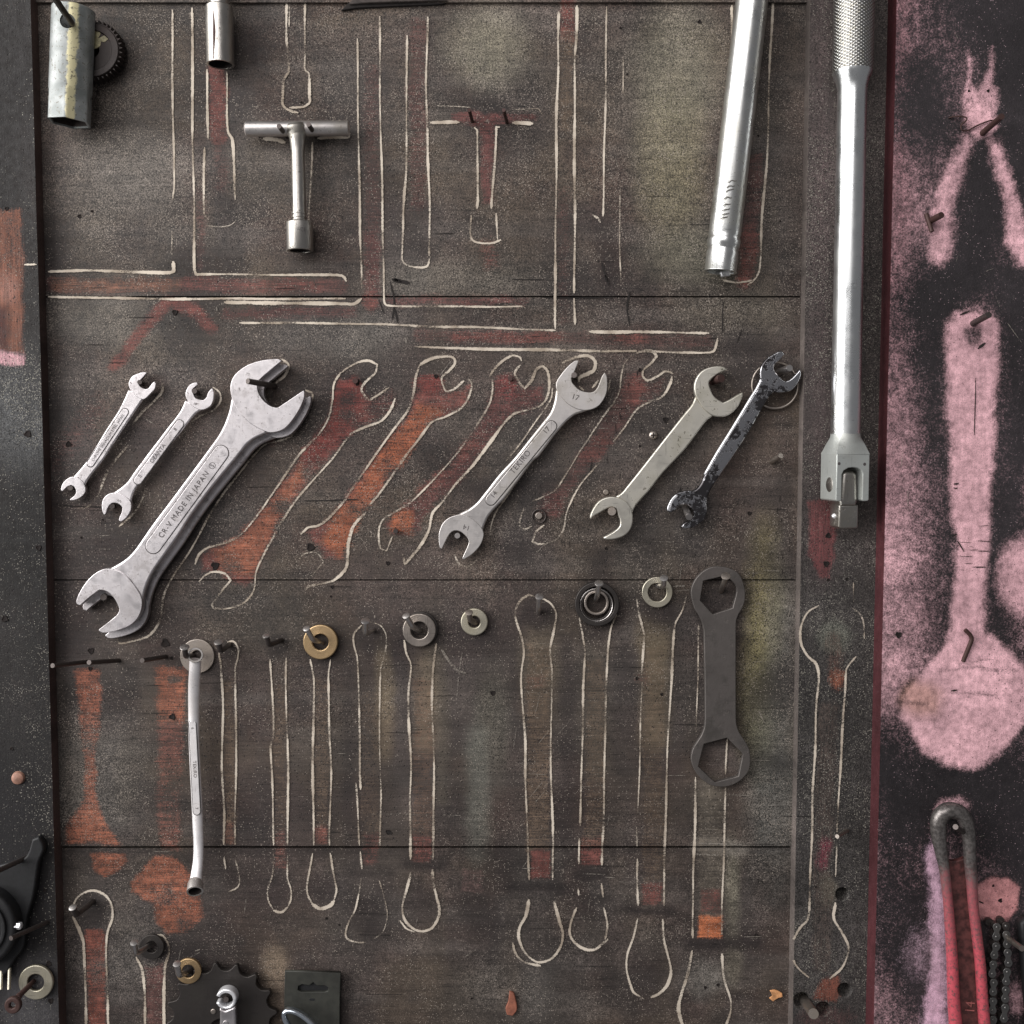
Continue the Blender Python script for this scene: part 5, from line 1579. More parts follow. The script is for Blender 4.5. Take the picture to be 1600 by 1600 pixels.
# long tube spanner
h3 = 0.0165
A, B = P(1185, -88, h3), P(1125.5, 425, h3)
L = (B - A).length
q = sc(h3)
rt = 24.5 * q
d = (B - A).normalized()
e = lambda y: (y + 88) / math.cos(math.atan2(59.5, 513)) * q
t = thing('tube_spanner', 'long tilted zinc tube spanner with rolled collar near its mouth', 'spanner', A)
tb = lathe('tube', A, B, [(0, rt * 0.8), (0, rt), (e(344), rt), (e(348), rt * 0.965), (e(351), rt * 1.0), (e(354), rt * 1.035), (e(362), rt * 1.03), (e(366), rt * 0.94), (e(369), rt * 0.95), (e(372), rt * 0.985), (L - 0.001, rt * 0.985), (L - 0.0004, rt * 1.02), (L, rt * 1.02), (L, rt * 0.86), (L * 0.9, rt * 0.85)], M['zinc'], t, 64)
rs2 = random.Random(3)
for (yy, xx) in ((283, 1147), (291, 1144), (297, 1143), (309, 1140), (320, 1138), (327, 1137), (334, 1136), (340, 1134)):
    xo = xx - 2 - (1175 - 0.116 * yy)
    hh = h3 + math.sqrt(max(0, rt ** 2 - (xo * q) ** 2))
    pts = [P(xx - 9, yy + 2.2, hh + 0.0002), P(xx - 4, yy - 0.6 + rs2.uniform(-1, 1), hh + 0.0004), P(xx + 2, yy - 0.2 + rs2.uniform(-1, 1), hh + 0.0001), P(xx + 6, yy - 2.5, hh - 0.0009)]
    sweep('stamped_mark', cr3(pts, 4), [0.0004] * 13, M['gun'], t, 8, True, 0.7)
prism('end_clip', [(1126, 424), (1140, 423), (1142, 430), (1128, 432)], 0.010, 0.004, 0.0005, M['chrome'], t)

# ------------------------------------------------------------------ breaker bar
h4 = 0.031
q = sc(h4)
t = thing('breaker_bar', 'long polished breaker bar with knurled grip and hinged square drive', 'breaker bar', P(1333, 0, h4))
xw = P(1330.5, 200, h4).x
zz = lambda y: P(1330, y, h4).z
A, B = Vector((xw, -h4, zz(-120))), Vector((xw, -h4, zz(690)))
lathe('grip', A, Vector((xw, -h4, zz(118))), [(0, 29.8 * q), (zz(-120) - zz(108), 29.8 * q), (zz(-120) - zz(113), 29.2 * q)], M['knurl'], t, 72, None, True)
L = zz(112) - zz(700)
lathe('shaft', Vector((xw, -h4, zz(112))), B, [(0, 29.3 * q), (5 * q, 28.6 * q), (14 * q, 24.6 * q), (24 * q, 22.4 * q), (34 * q, 21.8 * q), (L * 0.6, 22.1 * q), (L, 22.3 * q)], M['bar'], t, 72)
al = math.radians(9)
ea, eb = Vector((math.cos(al), math.sin(al), 0)), Vector((math.sin(al), -math.cos(al), 0))
WW, DD = 27 * q, 27 * q
ctr = lambda z: Vector((xw, -h4, z))
# neck: square to round
verts, faces = [], []
n = 48
zt, zm, zb = zz(676), zz(694), zz(709.5)
for (z, f) in ((zt, 0.0), (zz(683), 0.06), (zm, 0.5), (zb, 1.0)):
    for i in range(n):
        a = 2 * math.pi * i / n
        ca, sa = math.cos(a), math.sin(a)
        m = max(abs(ca), abs(sa))
        cxy = Vector((ca * 22.2 * q, sa * 22.2 * q))
        sq = Vector((ca / m * WW, sa / m * DD))
        lim = cxy.lerp(sq, f)
        v = lim
        verts.append(ctr(z) + ea * v.x + eb * v.y)
for k in range(3):
    for i in range(n):
        j = (i + 1) % n
        faces.append((k * n + i, k * n + j, (k + 1) * n + j, (k + 1) * n + i))
mesh_from('neck', verts, faces, M['forkm'], t, True, 28)


def local_prism(name, outline, depth, bevel, mat, parent, z0, boff=0.0, holes=()):
    """outline in (across, down) layout units in the turned frame of the fork"""
    me = curve_mesh([[(a * q, -b * q) for a, b in lp] for lp in [outline] + list(holes)], depth / 2, bevel)
    og = org_of(parent)
    for v in me.vertices:
        p = ctr(z0) + ea * v.co.x + eb * (v.co.z + boff) + Vector((0, 0, v.co.y))
        v.co = p - og
    bm = bmesh.new()
    bm.from_mesh(me)
    bmesh.ops.recalc_face_normals(bm, faces=bm.faces)
    bm.to_mesh(me)
    bm.free()
    me.polygons.foreach_set('use_smooth', [True] * len(me.polygons))
    me.set_sharp_from_angle(angle=math.radians(25))
    return link(name, me, mat, parent)


arch = [(16, 70), (16, 30), (14, 25), (8, 21), (0, 20), (-8, 21), (-15, 25), (-18, 31), (-18, 70)]
forko = local_prism('fork', [(-27, 0), (27, 0), (27, 70), (25, 72), (18, 72)] + arch + [(-20, 72), (-25, 72), (-27, 70)], 2 * DD, 0.0007, M['forkm'], t, zb)
local_prism('knuckle', [(-13, 30), (-8, 26), (6, 26), (12, 32), (14, 72), (12, 80), (-14, 80), (-16, 70)], 1.5 * DD, 0.003, M['gun'], t, zb, -0.001)
driveo = local_prism('drive_square', [(-16, 79), (16, 79), (16, 112), (13, 115), (-13, 115), (-16, 112)], 32 * q, 0.0012, M['gun'], t, zb)
pz = zz(757)
pc0 = ctr(pz) - ea * (WW + 0.0001)
pc0 += eb * (4 * q)
lathe('hinge_pin', pc0 + ea * 0.002, pc0 - ea * 0.0003, [(0, 11.5 * q), (0.0019, 11.5 * q), (0.0023, 10 * q), (0.0023, 0.00001)], M['gun'], forko, 32)
bz = zz(806)
pb0 = ctr(bz) - ea * (16 * q)
lathe('detent_ball', pb0 + ea * 0.001, pb0 - ea * 0.0022, [(0, 4.5 * q), (0.001, 4.4 * q), (0.0018, 3.6 * q), (0.0026, 2.2 * q), (0.003, 0.00001)], M['chrome'], driveo, 24)
for (px, py) in ((1317, 724), (1355, 725)):
    p0 = ctr(zz(py)) + eb * (DD + 0.00005) + ea * ((px - 1338) * q * 1.1)
    lathe('stamp_mark', p0 - eb * 0.0002, p0 + eb * 0.00005, [(0, 2.6 * q), (0.00025, 2.4 * q), (0.00025, 0.00001)], M['ink'], t, 10)

# ------------------------------------------------------------------ cranked ring wrench
t = thing('ring_wrench', 'slim cranked ring wrench stamped 6 and 7 hanging over a washer', 'wrench', P(305, 1024, 0.02))
path = [(305.2, 1030, .0225, 9.0), (304.5, 1048, .0205, 9.2), (303.2, 1075, .016, 9.3), (302.8, 1110, .0125, 8.8), (303, 1150, .0115, 8.6), (305, 1200, .0112, 8.7), (307.5, 1250, .0112, 8.7), (309, 1285, .0115, 8.6), (310.2, 1320, .0128, 8.2), (309.5, 1345, .015, 8.2), (306.8, 1368, .0185, 9.2), (305.5, 1382, .0205, 10.8)]
p3 = cr3([P(x, y, h) for x, y, h, r in path], 6)
rr = []
for i in range(len(path) - 1):
    for j in range(6):
        rr.append((path[i][3] * (1 - j / 6) + path[i + 1][3] * j / 6) * S * 0.975)
rr.append(path[-1][3] * S)
sweep('handle', p3, rr, M['crank'], t, 20, True, 0.62)
q = sc(0.024)
lathe('ring', P(305.2, 1023.7, .0255), P(305.2, 1023.7, .0175), [(0, 9.1 * q), (0, 11.3 * q), (0.0006, 11.9 * q), (0.008, 11.9 * q), (0.008, 9.1 * q), (0, 9.1 * q)], M['satin2'], t, 36)
A, B = P(305.6, 1376, .0185), P(304.6, 1393, .0265)
L = (B - A).length
q = sc(0.022)
lathe('shaded_bore', A, B, [(L * 0.97, 10.1 * q), (L * 0.3, 9.7 * q), (L * 0.3, 0.00001)], M['hole'], t, 36)  # dark liner paints the shade inside the lower ring
lathe('ring', A, B, [(0, 10.5 * q), (L * 0.3, 12.2 * q), (L, 13 * q), (L, 10.2 * q), (L * 0.2, 9.8 * q), (L * 0.2, 0.0001)], M['satin2'], t, 36)
pr = ((300.5, 1131), (307.5, 1268), 5.4)
hs = 0.0112 + 8.7 * S * 0.62
prism('panel_groove', slot(pr[0], pr[1], pr[2] + 0.9), hs + 0.0002, 0.0010, 0.00005, M['groove'], t, smooth=False)
prism('name_panel', slot(pr[0], pr[1], pr[2]), hs + 0.0005, 0.0012, 0.0003, M['crank'], t, smooth=False)
text('6', 300.8, 1138, -90, 4.5, hs + 0.0006, M['groove'], t)
text('TEKIRO', 304.2, 1202, -87, 5.2, hs + 0.0006, M['groove'], t, stretch=1.05)
text('7', 306.8, 1263, -87, 5, hs + 0.0006, M['groove'], t)

# ------------------------------------------------------------------ washers and bearing


def washer(name, label, cat, x, y, r, ri, h, thick, mat, bevel=0.0005, group='washers hung on nails'):
    o = prism(name, circle(x, y, r, 48), h, thick, bevel, mat, None, holes=[circle(x, y, ri, 36)], smooth=False)
    return tag(o, label, cat, group)


washer('washer', 'wide dull washer behind the head of the cranked ring wrench', 'washer', 308, 1025.5, 26.8, 9, 0.0022, 0.0018, M['washer'])
w = washer('washer', 'orange-brown brass washer, largest of the brass ones, on a tilted nail', 'washer', 500.5, 1003.5, 27.2, 12.5, 0.0045, 0.0035, M['brass'], 0.0009)
w = washer('washer', 'two-layered dark grey washer between the brass and the pale one', 'washer', 655, 985, 26, 13.5, 0.0052, 0.0022, M['washer'], 0.0007)
prism('hind_disc', circle(657.5, 983, 27, 48), 0.0028, 0.0022, 0.0006, M['black'], w, holes=[circle(657, 984, 13, 36)], smooth=False)
washer('washer', 'small pale flecked washer on a brown nail', 'washer', 741, 972, 21.3, 9, 0.0045, 0.0035, M['pale'], 0.0009)
washer('washer', 'thin grey ring washer just under the plank seam', 'washer', 1027, 925.5, 24, 14.5, 0.0035, 0.0020, M['pale'], 0.0006)
washer('washer', 'dark round washer on a bent nail, lower left', 'washer', 236.5, 1480, 19.5, 9, 0.0035, 0.0025, M['black'], 0.0007)
washer('washer', 'small yellowish washer beside the dark sprocket', 'washer', 294, 1518, 20, 10, 0.0085, 0.003, M['brass'], 0.0008)
washer('washer', 'pale shiny washer with a rusty eye screw through it, bottom left corner', 'washer', 55.5, 1535.5, 27, 13, H_FRAME + 0.005, 0.003, M['pale'], 0.0008)
t = thing('bearing', 'black ball bearing with nested rings hanging at the plank seam', 'bearing', P(933, 944, 0))
for (r, ri, hh, th, mt) in ((34.5, 27.5, 0.0075, 0.0065, 'black'), (26.5, 24.2, 0.0066, 0.005, 'nail'), (24, 21.5, 0.0058, 0.004, 'black'), (19.5, 15.5, 0.0062, 0.005, 'washer')):
    nmz = 'outer_race' if r > 30 else ('seal_ring' if r > 20 else 'inner_race')
    dy = 0 if r > 30 else (1.5 if r > 20 else -2)
    prism(nmz, circle(933 - (1 if r < 30 else 0), 944 + dy, r, 48), hh, th, 0.0006, M[mt], t, holes=[circle(933 - (1 if r < 30 else 0), 944 + dy, ri, 40)], smooth=False)

# ------------------------------------------------------------------ nails, screws


def nail(label, pts, r, mat='dnail', head=0.0, group='nails in the board', head_mat=None, name='nail', cat='nail', bendn=5):
    """pts: (x, y, h) from the root outwards"""
    p = [P(x, y, h) for x, y, h in pts]
    p[0] = p[0] + (p[0] - p[1]).normalized() * 0.003
    path = [p[0]]
    for i in range(1, len(p) - 1):
        a, b, c = p[i - 1], p[i], p[i + 1]
        la, lc = (a - b).length, (c - b).length
        k = min(la, lc, 0.008) * 0.45
        s, e = b + (a - b).normalized() * k, b + (c - b).normalized() * k
        for j in range(bendn + 1):
            u = j / bendn
            path.append(s * (1 - u) ** 2 + b * 2 * u * (1 - u) + e * u * u)
    path.append(p[-1])
    o = sweep(name, path, r * S, M[mat], None, 12)
    tag(o, label, cat, group)
    if head:
        d = (path[-1] - path[-2]).normalized()
        e = path[-1]
        lathe('head', e - d * 0.0012, e + d * 0.0004, [(0, r * S), (0.0006, head * S * 0.9), (0.001, head * S), (0.0014, head * S * 0.95), (0.0017, head * S * 0.6), (0.0017, 0.00001)], M[head_mat or mat], o, 20)
    return o


BN = 'bent nails over the ring wrench row'
nail('bent nail through the ring of the cranked wrench', [(303, 1025, -.002), (290, 1025, .030), (288.5, 1011, .034)], 4.2, 'dnail', 7.2, BN, 'nail')
nail('bent nail above the first empty ring wrench outline', [(360, 1006, -.002), (344, 1018, .024), (341.5, 1003, .028)], 4.4, 'dnail', 7, BN, 'nail')
nail('bent nail above the second empty ring wrench outline', [(441, 1000, -.002), (420, 1008, .024), (416, 993, .028)], 4.2, 'dnail', 6.2, BN, 'nail')
nail('tilted bright nail holding the orange-brown brass washer', [(506, 1004, -.002), (489, 1000, .018), (479, 982, .026)], 4.0, 'nail', 6.0, BN)
nail('upright-headed nail above the fourth ring wrench outline', [(585, 984, -.002), (571, 990, .018), (571, 970, .026)], 4.2, 'nail', 7, BN)
nail('tilted bright nail holding the two-layered dark washer', [(658, 986, -.002), (645, 980, .018), (634.5, 962, .026)], 4.2, 'nail', 6.2, BN)
nail('short brown nail holding the small pale washer', [(745, 974, -.002), (734, 968, .014), (733, 957, .019)], 4.4, 'washer', 6.2, BN)
nail('upright-headed nail inside the sixth ring wrench outline', [(842, 957, -.002), (842, 950, .014), (843, 932, .022)], 4.0, 'nail', 6.6, BN)
nail('bright nail holding the black ball bearing', [(931, 938, -.002), (934, 928, .016), (936, 911, .023)], 4.0, 'nail', 7, BN)
nail('bright nail holding the thin grey ring washer', [(1025, 915, -.002), (1037, 917, .014), (1037.5, 903, .021)], 4.0, 'nail', 6.6, BN)
nail('dull nail holding the flat hexagon spanner', [(1126, 925, -.002), (1131, 912, .014), (1134, 900, .021)], 4.0, 'washer', 7.2, BN)
nail('bent nail in the lower left loop outline', [(146, 1408, -.002), (119, 1430, .020), (113.5, 1418, .025)], 4.6, 'dnail', 6, BN, 'nail')
nail('bent nail holding the dark round washer', [(240, 1474, -.002), (212, 1490, .020), (209.5, 1473, .026)], 4.2, 'nail', 6, BN)
nail('bent bright nail holding the small yellowish washer', [(298, 1517, -.002), (280, 1524, .022), (276.5, 1506, .028)], 4.6, 'nail', 6.2, BN)
SN = 'straight nails sticking out of the board'
nail('long grey nail pointing left across the frame edge', [(138, 1034, -.001), (82, 1040, .044)], 3.6, 'dnail', 0, SN)
nail('dark nail pointing left beside the long grey one', [(187, 1032, -.001), (139, 1035, .042)], 3.6, 'dnail', 0, SN)
nail('dark nail pointing left of the cranked ring wrench', [(260, 1026, -.001), (222, 1032, .044)], 3.6, 'dnail', 0, SN)
nail('left dark nail holding the T-handle wrench', [(449, 214, -.001), (436, 197, .027)], 3.6, 'dnail', 0, SN)
nail('right dark nail holding the T-handle wrench', [(494, 214, -.001), (482, 194, .027)], 3.6, 'dnail', 0, SN)
nail('left rusty nail on the empty T-handle place', [(738, 190, -.001), (733, 172, .024)], 2.8, 'rust', 0, SN)
nail('right rusty nail on the empty T-handle place', [(792, 192, -.001), (787, 172, .024)], 2.8, 'rust', 0, SN)
nail('long dark nail through the zinc tube socket hole', [(114, 40, .004), (112, 36, .036), (78, -14, .085)], 4.6, 'dnail', 0, SN)
nail('long dark nail carrying the large wrench pair', [(430, 603, -.001), (412, 600, .024), (387, 595.5, .036)], 4.4, 'dnail', 0, SN)
nail('round nail end in the lower jaw of the large wrench', [(172, 930, -.001), (161.5, 933, .012)], 5.2, 'dnail', 0, SN)
nail('nail end in the top jaw of the smallest wrench', [(222, 600, -.001), (218, 597, .0102)], 3.6, 'dnail', 0, SN)
nail('nail end in the lower jaw of the smallest wrench', [(116, 762, -.001), (109.5, 762, .008)], 4.2, 'dnail', 0, SN)
nail('nail end in the top jaw of the second small wrench', [(309, 614, -.001), (303.5, 611, .0105)], 4.0, 'dnail', 0, SN)
nail('nail end in the lower jaw of the second small wrench', [(178, 791, -.001), (175, 791, .008)], 4.0, 'dnail', 0, SN)
nail('nail end inside the upper jaw, next to the big number 17', [(899, 590, -.001), (897, 586, .0105)], 4.4, 'dnail', 0, SN)
nail('pale round nail end seen below the stamped 14', [(715, 836, -.001), (714.5, 837, .008)], 4.4, 'nail', 0, SN)
nail('fat nail end in the lower jaw of the yellowed wrench', [(957, 797, -.001), (956, 799, .012)], 6.4, 'washer', 0, SN)
nail('fat brown nail in the top jaw of the yellowed wrench', [(1112, 596, -.001), (1127, 591, .014)], 6.2, 'rust', 0, SN)
nail('bright nail in the top jaw of the chrome wrench', [(1217, 581, .002), (1234, 575, .020)], 5.0, 'nail', 0, SN)
nail('grey nail in the lower jaw of the chrome wrench', [(1069, 789, -.001), (1077, 808, .021)], 5.2, 'nail', 0, SN)
nail('short grey nail on the plank left of the frame board', [(1204, 722, -.001), (1220, 712, .014)], 4.2, 'washer', 0, SN)
nail('nail poking out beside the large ring wrench outline on the frame', [(1325, 1297, H_FRAME - .002), (1308, 1307, H_FRAME + .018)], 3.2, 'washer', 0, SN)
nail('small nail stub in the second empty wrench place', [(556, 596, -.001), (555, 595, .004)], 4.2, 'rust', 0, SN)
nail('small nail stub in the third empty wrench place', [(798, 592, -.001), (797, 591, .004)], 4.0, 'rust', 0, SN)
nail('small nail stub at the foot of the third empty wrench place', [(618, 829, -.001), (618, 830, .007)], 3.6, 'dnail', 0, SN)
PN = 'rusty nails in the pink panel'
nail('thick rusty nail across the pink pliers shape', [(1534, 209, H_PINK - .001), (1565, 182, H_PINK + .03)], 4.4, 'rust', 0, PN)
nail('short rusty nail on the left plier leg', [(1452, 346, H_PINK - .001), (1471, 336, H_PINK + .014)], 4.6, 'rust', 0, PN)
nail('rusty stub crossing the short nail on the left plier leg', [(1449, 340, H_PINK + .001), (1456, 362, H_PINK + .004)], 3.2, 'rust', 0, PN)
nail('dark nail at the top of the pink spanner shape', [(1519, 506, H_PINK - .001), (1545, 492, H_PINK + .022)], 4.6, 'dnail', 0, PN)
nail('bent-over rusty nail flattened at the foot of the pink spanner shape', [(1507, 1028, H_PINK + .001), (1520, 996, H_PINK + .003), (1508, 984, H_PINK + .003)], 3.2, 'rust', 0, PN)
nail('grey nail inside the loop of the red handle', [(1518, 1308, H_PINK - .001), (1493, 1292, H_PINK + .030)], 4.0, 'dnail', 0, PN)
nail('grey nail carrying the chain', [(1564, 1458, H_PINK - .001), (1597, 1482, H_PINK + .030)], 4.4, 'washer', 0, PN)
# wire caught on the pliers shape
wp = [P(x, y, H_PINK + h) for x, y, h in ((1482, 184, .001), (1494, 182, .003), (1508, 183, .004), (1510, 188, .004), (1502, 195, .003), (1503, 203, .003), (1512, 204, .002), (1525, 197, .002), (1545, 189, .002), (1555, 188, .001))]
o = sweep('wire', cr3(wp, 6), 1.1 * S, M['rust'], None, 8)
tag(o, 'thin curled rusty wire over the pink pliers shape', 'wire')
# stud near the bottom right
o = nail('thick grey stud leaning out of a drilled hole, bottom right', [(1256, 1562, H_FRAME - .008), (1271, 1584, H_FRAME + .028)], 8.0, 'washer', 0, None, None, 'stud', 'stud')
# screws


def screw(label, x, y, r, h, mat):
    t = thing('screw', label, 'screw', P(x, y, h), 'screws driven into the board')
    p = P(x, y, h)
    lathe('head', p + Vector((0, 0.002, 0)), p + Vector((0, -0.002, 0)), [(0, r * S), (0.002, r * S), (0.0028, r * S * 0.8), (0.0032, r * S * 0.4), (0.0033, 0.00001)], M[mat], t, 24)
    w_, l_ = r * 0.14, r * 0.62
    prism('cross_slot', [(x - w_, y - l_), (x + w_, y - l_), (x + w_, y - w_), (x + l_, y - w_), (x + l_, y + w_), (x + w_, y + w_), (x + w_, y + l_), (x - w_, y + l_), (x - w_, y + w_), (x - l_, y + w_), (x - l_, y - w_), (x - w_, y - w_)], h + 0.0014, 0.0008, 0.00002, M['hole'], t, smooth=False)


screw('cross-slot screw head between the fourth empty place and the yellowed wrench', 1021, 680, 6.6, 0.0012, 'washer')
t = thing('screw', 'flat screw with a sunken washer at the foot of the fourth empty wrench place', 'screw', P(842, 806, 0), 'screws driven into the board')
prism('cup', circle(842, 807, 11.5, 32), 0.0016, 0.0016, 0.0004, M['dnail'], t, holes=[circle(842, 807, 9.5, 28)], smooth=False)
prism('head', circle(842, 806, 5.6, 24), 0.0022, 0.003, 0.0005, M['washer'], t, smooth=False)
o = prism('small_stud', circle(947, 769, 4.4, 20), 0.0015, 0.0016, 0.0005, M['washer'], None, smooth=False)
tag(o, 'tiny round stud head above the lower jaw of the yellowed wrench', 'stud')
p = P(29, 1215, H_FRAME)
o = lathe('wood_plug', p + Vector((0, 0.004, 0)), p + Vector((0, -0.004, 0)), [(0, 10.5 * S), (0.004, 10.5 * S), (0.0062, 9.2 * S), (0.0074, 6 * S), (0.0079, 0.00001)], M['wood'], None, 28)
tag(o, 'round brown wooden plug on the left frame board', 'plug')
o = prism('wood_plug', [(796, 1550), (803, 1552), (806, 1562), (808, 1578), (801, 1588), (792, 1586), (790, 1576), (794, 1566)], 0.0015, 0.003, 0.0008, plain('red_plug_wood', lin(136, 84, 66), .7, 0, .3, 200), None)
tag(o, 'small red-brown wood patch near the bottom of the planks', 'plug')

# ------------------------------------------------------------------ bottom edge tools
t = thing('sprocket', 'dark chain sprocket cut off by the bottom edge', 'sprocket', P(352, 1600, 0))
cx, cy, nt = 346, 1592, 16
sp = []
for i in range(nt):
    a0 = 2 * math.pi * (i + 0.20) / nt
    for (f, rr_) in ((-0.5, 87.5), (-0.42, 86), (-0.34, 81), (-0.22, 76.5), (-0.08, 75), (0.08, 75), (0.22, 76.5), (0.34, 81), (0.42, 86)):
        a = a0 + 2 * math.pi * f / nt
        sp.append((cx + rr_ * math.cos(a), cy + rr_ * math.sin(a)))
prism('toothed_disc', sp, 0.0068, 0.0045, 0.0006, M['black'], t, holes=[circle(cx, cy + 20, 20, 30)], smooth=False)
prism('rivet', circle(333, 1581, 4.2, 20), 0.0076, 0.002, 0.0006, M['washer'], t, smooth=False)
# chrome wrench hanging in front of the sprocket
t = thing('ring_wrench', 'bright chrome split-ring wrench in front of the dark sprocket', 'wrench', P(353, 1563, 0.012))
rg = []
for i in range(40):
    a = math.radians(200 + 320 * i / 39)
    rg.append((353 + 16.5 * math.cos(a), 1562 + 16.0 * math.sin(a)))
for i in range(40):
    a = math.radians(520 - 320 * i / 39)
    rg.append((353 + 10.5 * math.cos(a), 1563 + 10.5 * math.sin(a)))
prism('split_ring', rg, 0.0200, 0.008, 0.0012, M['chrome'], t, smooth=False)
prism('handle', [(343, 1576), (352, 1580), (367, 1573), (368.5, 1600), (369, 1660), (342, 1660), (343, 1600)], 0.0185, 0.0055, 0.0016, M['satin'], t)
prism('name_panel', slot((352, 1600), (352, 1660), 4.6), 0.0190, 0.001, 0.0003, M['satin'], t, smooth=False)
nail('nail the chrome split-ring wrench hangs on', [(353, 1560, .002), (353, 1562, .016)], 4.0, 'dnail', 0, SN)
# hanger card
t = thing('hanger_card', 'olive plastic hanger card with a slot, bottom edge', 'card', P(488, 1560, 0))
prism('card', [(445, 1517.5), (532, 1520), (531, 1560), (530, 1660), (444, 1660), (444, 1560)], 0.0055, 0.003, 0.0005, M['card'], t, holes=[[(466, 1541), (472, 1538), (483, 1540), (489, 1535), (495, 1540), (507, 1540), (513, 1543), (512, 1549), (507, 1550), (470, 1550), (465, 1547)]], smooth=False)
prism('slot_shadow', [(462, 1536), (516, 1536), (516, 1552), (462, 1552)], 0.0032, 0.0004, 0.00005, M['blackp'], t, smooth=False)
prism('dent', slot((485, 1562), (490, 1562), 1.8), 0.0057, 0.0005, 0.0001, M['blackp'], t, smooth=False)
t = thing('ring_wrench', 'blue-grey ring end in front of the olive hanger card', 'wrench', P(470, 1600, 0.008))
ep = [P(472 + 26 * math.cos(a) * 1.0 + 0.45 * 24 * math.sin(a), 1604 + 24 * math.sin(a) + 10 * math.cos(a), 0.015) for a in [2 * math.pi * i / 48 for i in range(48)]]
sweep('ring', ep, 4.4 * S, M['sky'], t, 12, False, 1.5, closed=True)
sweep('handle', [P(490, 1618, .015), P(520, 1660, .013), P(560, 1720, .011)], 9 * S, M['sky'], t, 16, True, 0.5)

# ------------------------------------------------------------------ black tool at the left edge
t = thing('black_clamp', 'black tool with a round drum and shiny bolt at the left edge', 'tool', P(0, 1430, H_FRAME))
prism('body', [(-60, 1370), (0, 1352), (36, 1342), (44, 1332), (50, 1312), (60, 1308), (68, 1326), (60, 1348), (52, 1400), (40, 1440), (36, 1480), (22, 1500), (6, 1525), (-60, 1560)], H_FRAME + 0.008, 0.007, 0.0015, M['blackp'], t)  # upper lobe is a round shadow modelled as part of the black body
prism('drum', circle(-38, 1452, 62, 64), H_FRAME + 0.020, 0.016, 0.003, M['blackp'], t, smooth=False)
prism('drum_rim', circle(-38, 1452, 46, 64), H_FRAME + 0.0222, 0.003, 0.0008, M['blackp'], t, holes=[circle(-38, 1452, 40, 64)], smooth=False)
A = P(18, 1446, H_FRAME + 0.016)
lathe('bolt', A, A + Vector((0.0085, -0.001, 0.0003)), [(0, 6 * S), (0.0045, 6 * S), (0.0047, 4 * S), (0.0052, 5.6 * S), (0.0078, 5.4 * S), (0.0085, 3.5 * S), (0.0085, 0.00001)], M['chrome'], t, 6)
nail('dark nail across the top of the black tool', [(46, 1338, H_FRAME - .001), (-6, 1362, H_FRAME + .034)], 4.0, 'dnail', 0, 'nails in the left frame board')
nail('dark nail below the bolt of the black tool', [(76, 1440, H_FRAME - .001), (17, 1466, H_FRAME + .036)], 3.6, 'dnail', 0, 'nails in the left frame board')
# rusty eye screw through the pale washer
o = sweep('eye_screw', cr3([P(56, 1530, H_FRAME - .004), P(46, 1540, H_FRAME + .010), P(30, 1556, H_FRAME + .022), P(24, 1563, H_FRAME + .026)], 6), [3.6 * S] * 6 + [4.2 * S] * 6 + [5 * S] * 7, M['rust'], None, 12)
tag(o, 'rusty eye screw sticking out through the pale washer', 'screw')
prism('eye', circle(19, 1572, 13, 32), H_FRAME + 0.029, 0.004, 0.0012, M['rust'], o, holes=[[(15, 1569), (19, 1566), (23.5, 1570), (22, 1575), (17, 1577), (14, 1574)]], smooth=False)
for (x, lab) in ((1.5, 'left of two short shiny pins at the bottom left edge'), (14, 'right of two short shiny pins at the bottom left edge')):
    o = sweep('pin', [P(x + 1, 1512, H_FRAME + .006), P(x, 1546, H_FRAME + .012)], 2.6 * S, M['pale'], None, 12)
    tag(o, lab, 'pin', 'short shiny pins')

# ------------------------------------------------------------------ red pipe wrench handle
hp = H_PINK + 0.014
t = thing('pipe_wrench', 'red pipe wrench handle with worn grey loop end', 'pipe wrench', P(1486, 1262, H_PINK))
cl = [(1496, 1660, 10.5), (1493, 1600, 10.3), (1490, 1562, 9.6), (1488, 1506, 8.8), (1485, 1456, 8.2), (1481, 1406, 7.6), (1476, 1361, 8.2), (1471, 1334, 9.6), (1467, 1308, 11.6), (1466.5, 1287, 12.8), (1471, 1274, 13.2), (1480, 1267, 13.2), (1491, 1267, 13), (1502, 1272, 12.4), (1509, 1284, 11.6), (1513.5, 1305, 10.6), (1515.5, 1342, 9.6), (1518, 1374, 8.8), (1520.5, 1412, 8.2), (1526, 1460, 8.2), (1531.5, 1506, 8.4), (1535, 1560, 8.8), (1538, 1599, 9.2), (1542, 1660, 9.5)]
pp = cr3([P(x, y, hp) for x, y, r in cl], 6)
rr = []
for i in range(len(cl) - 1):
    for j in range(6):
        rr.append((cl[i][2] * (1 - j / 6) + cl[i + 1][2] * j / 6) * S * 0.95)
rr.append(cl[-1][2] * S)
sweep('flange', pp, rr, M['red'], t, 20, True, 0.95)
prism('web', [(1472, 1340), (1490, 1346), (1512, 1340), (1518, 1412), (1530, 1506), (1538, 1660), (1498, 1660), (1488, 1506), (1480, 1406)], hp - 0.002, 0.005, 0.0008, M['web'], t)
text('14', 1516.5, 1574, 86, 15, hp - 0.0019, M['weblet'], t, name='cast_number', stretch=0.9, thick=1.6)

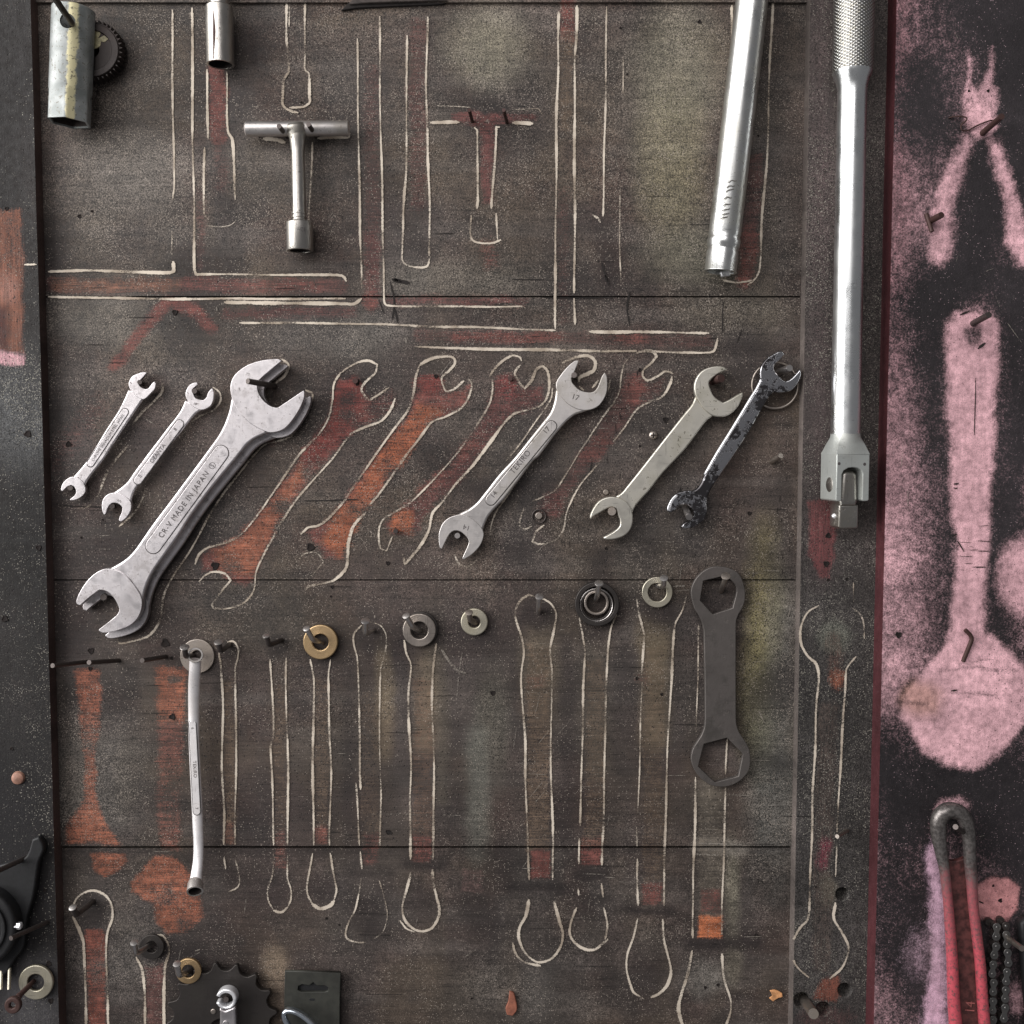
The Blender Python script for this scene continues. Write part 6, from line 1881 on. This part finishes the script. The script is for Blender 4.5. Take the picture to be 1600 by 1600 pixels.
# ------------------------------------------------------------------ roller chain
t = thing('roller_chain', 'dark roller chain hanging in two strands at the right edge', 'chain', P(1566, 1450, H_PINK))
hch = H_PINK + 0.013
left = [(1558, 1449), (1557, 1464), (1557, 1479), (1554, 1493), (1552.5, 1507.5), (1550.6, 1522), (1553, 1536), (1552, 1550), (1552, 1565), (1551, 1579), (1552, 1594), (1551, 1609), (1551, 1624), (1551, 1639)]
right = [(1572, 1447), (1573, 1461), (1574, 1476), (1575, 1489), (1576, 1505), (1574, 1519), (1572.5, 1534), (1572, 1547.5), (1571, 1561), (1571, 1575), (1569, 1592), (1569, 1607), (1569, 1622), (1569, 1637)]


def eight(a, b, r=6.4, w=3.6):
    a, b = Vector(a), Vector(b)
    d = (b - a)
    L_ = d.length
    d.normalize()
    nn = Vector((-d.y, d.x))
    out = []
    an = math.atan2(d.y, d.x)
    for i in range(13):
        th = an + math.radians(125) - math.radians(250) * i / 12
        out.append((b.x + r * math.cos(th - 0) * 1, b.y + r * math.sin(th)))
    # reorder so the outline runs round the far end then back through the waist
    endb = [(b.x + r * math.cos(an + math.radians(-125 + 250 * i / 12)), b.y + r * math.sin(an + math.radians(-125 + 250 * i / 12))) for i in range(13)]
    enda = [(a.x + r * math.cos(an + math.pi + math.radians(-125 + 250 * i / 12)), a.y + r * math.sin(an + math.pi + math.radians(-125 + 250 * i / 12))) for i in range(13)]
    m = (a + b) / 2
    return endb + [tuple(m + nn * w)] + enda + [tuple(m - nn * w)]


cm = metal('chain_steel', (0.17, 0.165, 0.16), 0.42, spots=0.4, dirt=0.5, dirt_col=(0.08, 0.075, 0.07), bump=0.25, metallic=0.85)
for strand, st0, hoff in ((left, 0, 0.0), (right, 1, -0.001)):
    for i in range(len(strand) - 1):
        outer = (i % 2) == st0 % 2
        hh = hch + hoff if outer else hch + hoff - 0.0016
        pl = prism('link_plate', eight(strand[i], strand[i + 1]), hh, 0.0011, 0.0003, cm if outer else M['dnail'], t, smooth=False)
        prism('link_plate', eight(strand[i], strand[i + 1]), hh - (0.0075 if outer else 0.0045), 0.0011, 0.0002, M['dnail'], t, smooth=False)
    for (x, y) in strand:
        p = P(x, y, hch + hoff)
        lathe('pin', p + Vector((0, 0.009, 0)), p + Vector((0, -0.0006, 0)), [(0, 2.3 * S), (0.0092, 2.3 * S), (0.0096, 1.6 * S), (0.0096, 0.00001)], cm, t, 10)
        lathe('roller', p + Vector((0, 0.0072, 0)), p + Vector((0, 0.0024, 0)), [(0, 5.2 * S), (0.0048, 5.2 * S)], M['dnail'], t, 12)
for (x, y) in ((1546, 1441), (1564, 1439)):
    p = P(x, y, hch - 0.006)
    lathe('roller', p + Vector((0, 0.003, 0)), p, [(0, 6 * S), (0.003, 6 * S), (0.003, 0.00001)], M['dnail'], t, 14)
# sliver of another dark tool at the right edge
o = prism('dark_handle', [(1596, 1444), (1606, 1436), (1650, 1440), (1650, 1640), (1612, 1640), (1600, 1500)], H_PINK + 0.014, 0.010, 0.003, M['blackp'], None)
tag(o, 'dark tool handle just showing at the right edge beside the chain', 'tool')
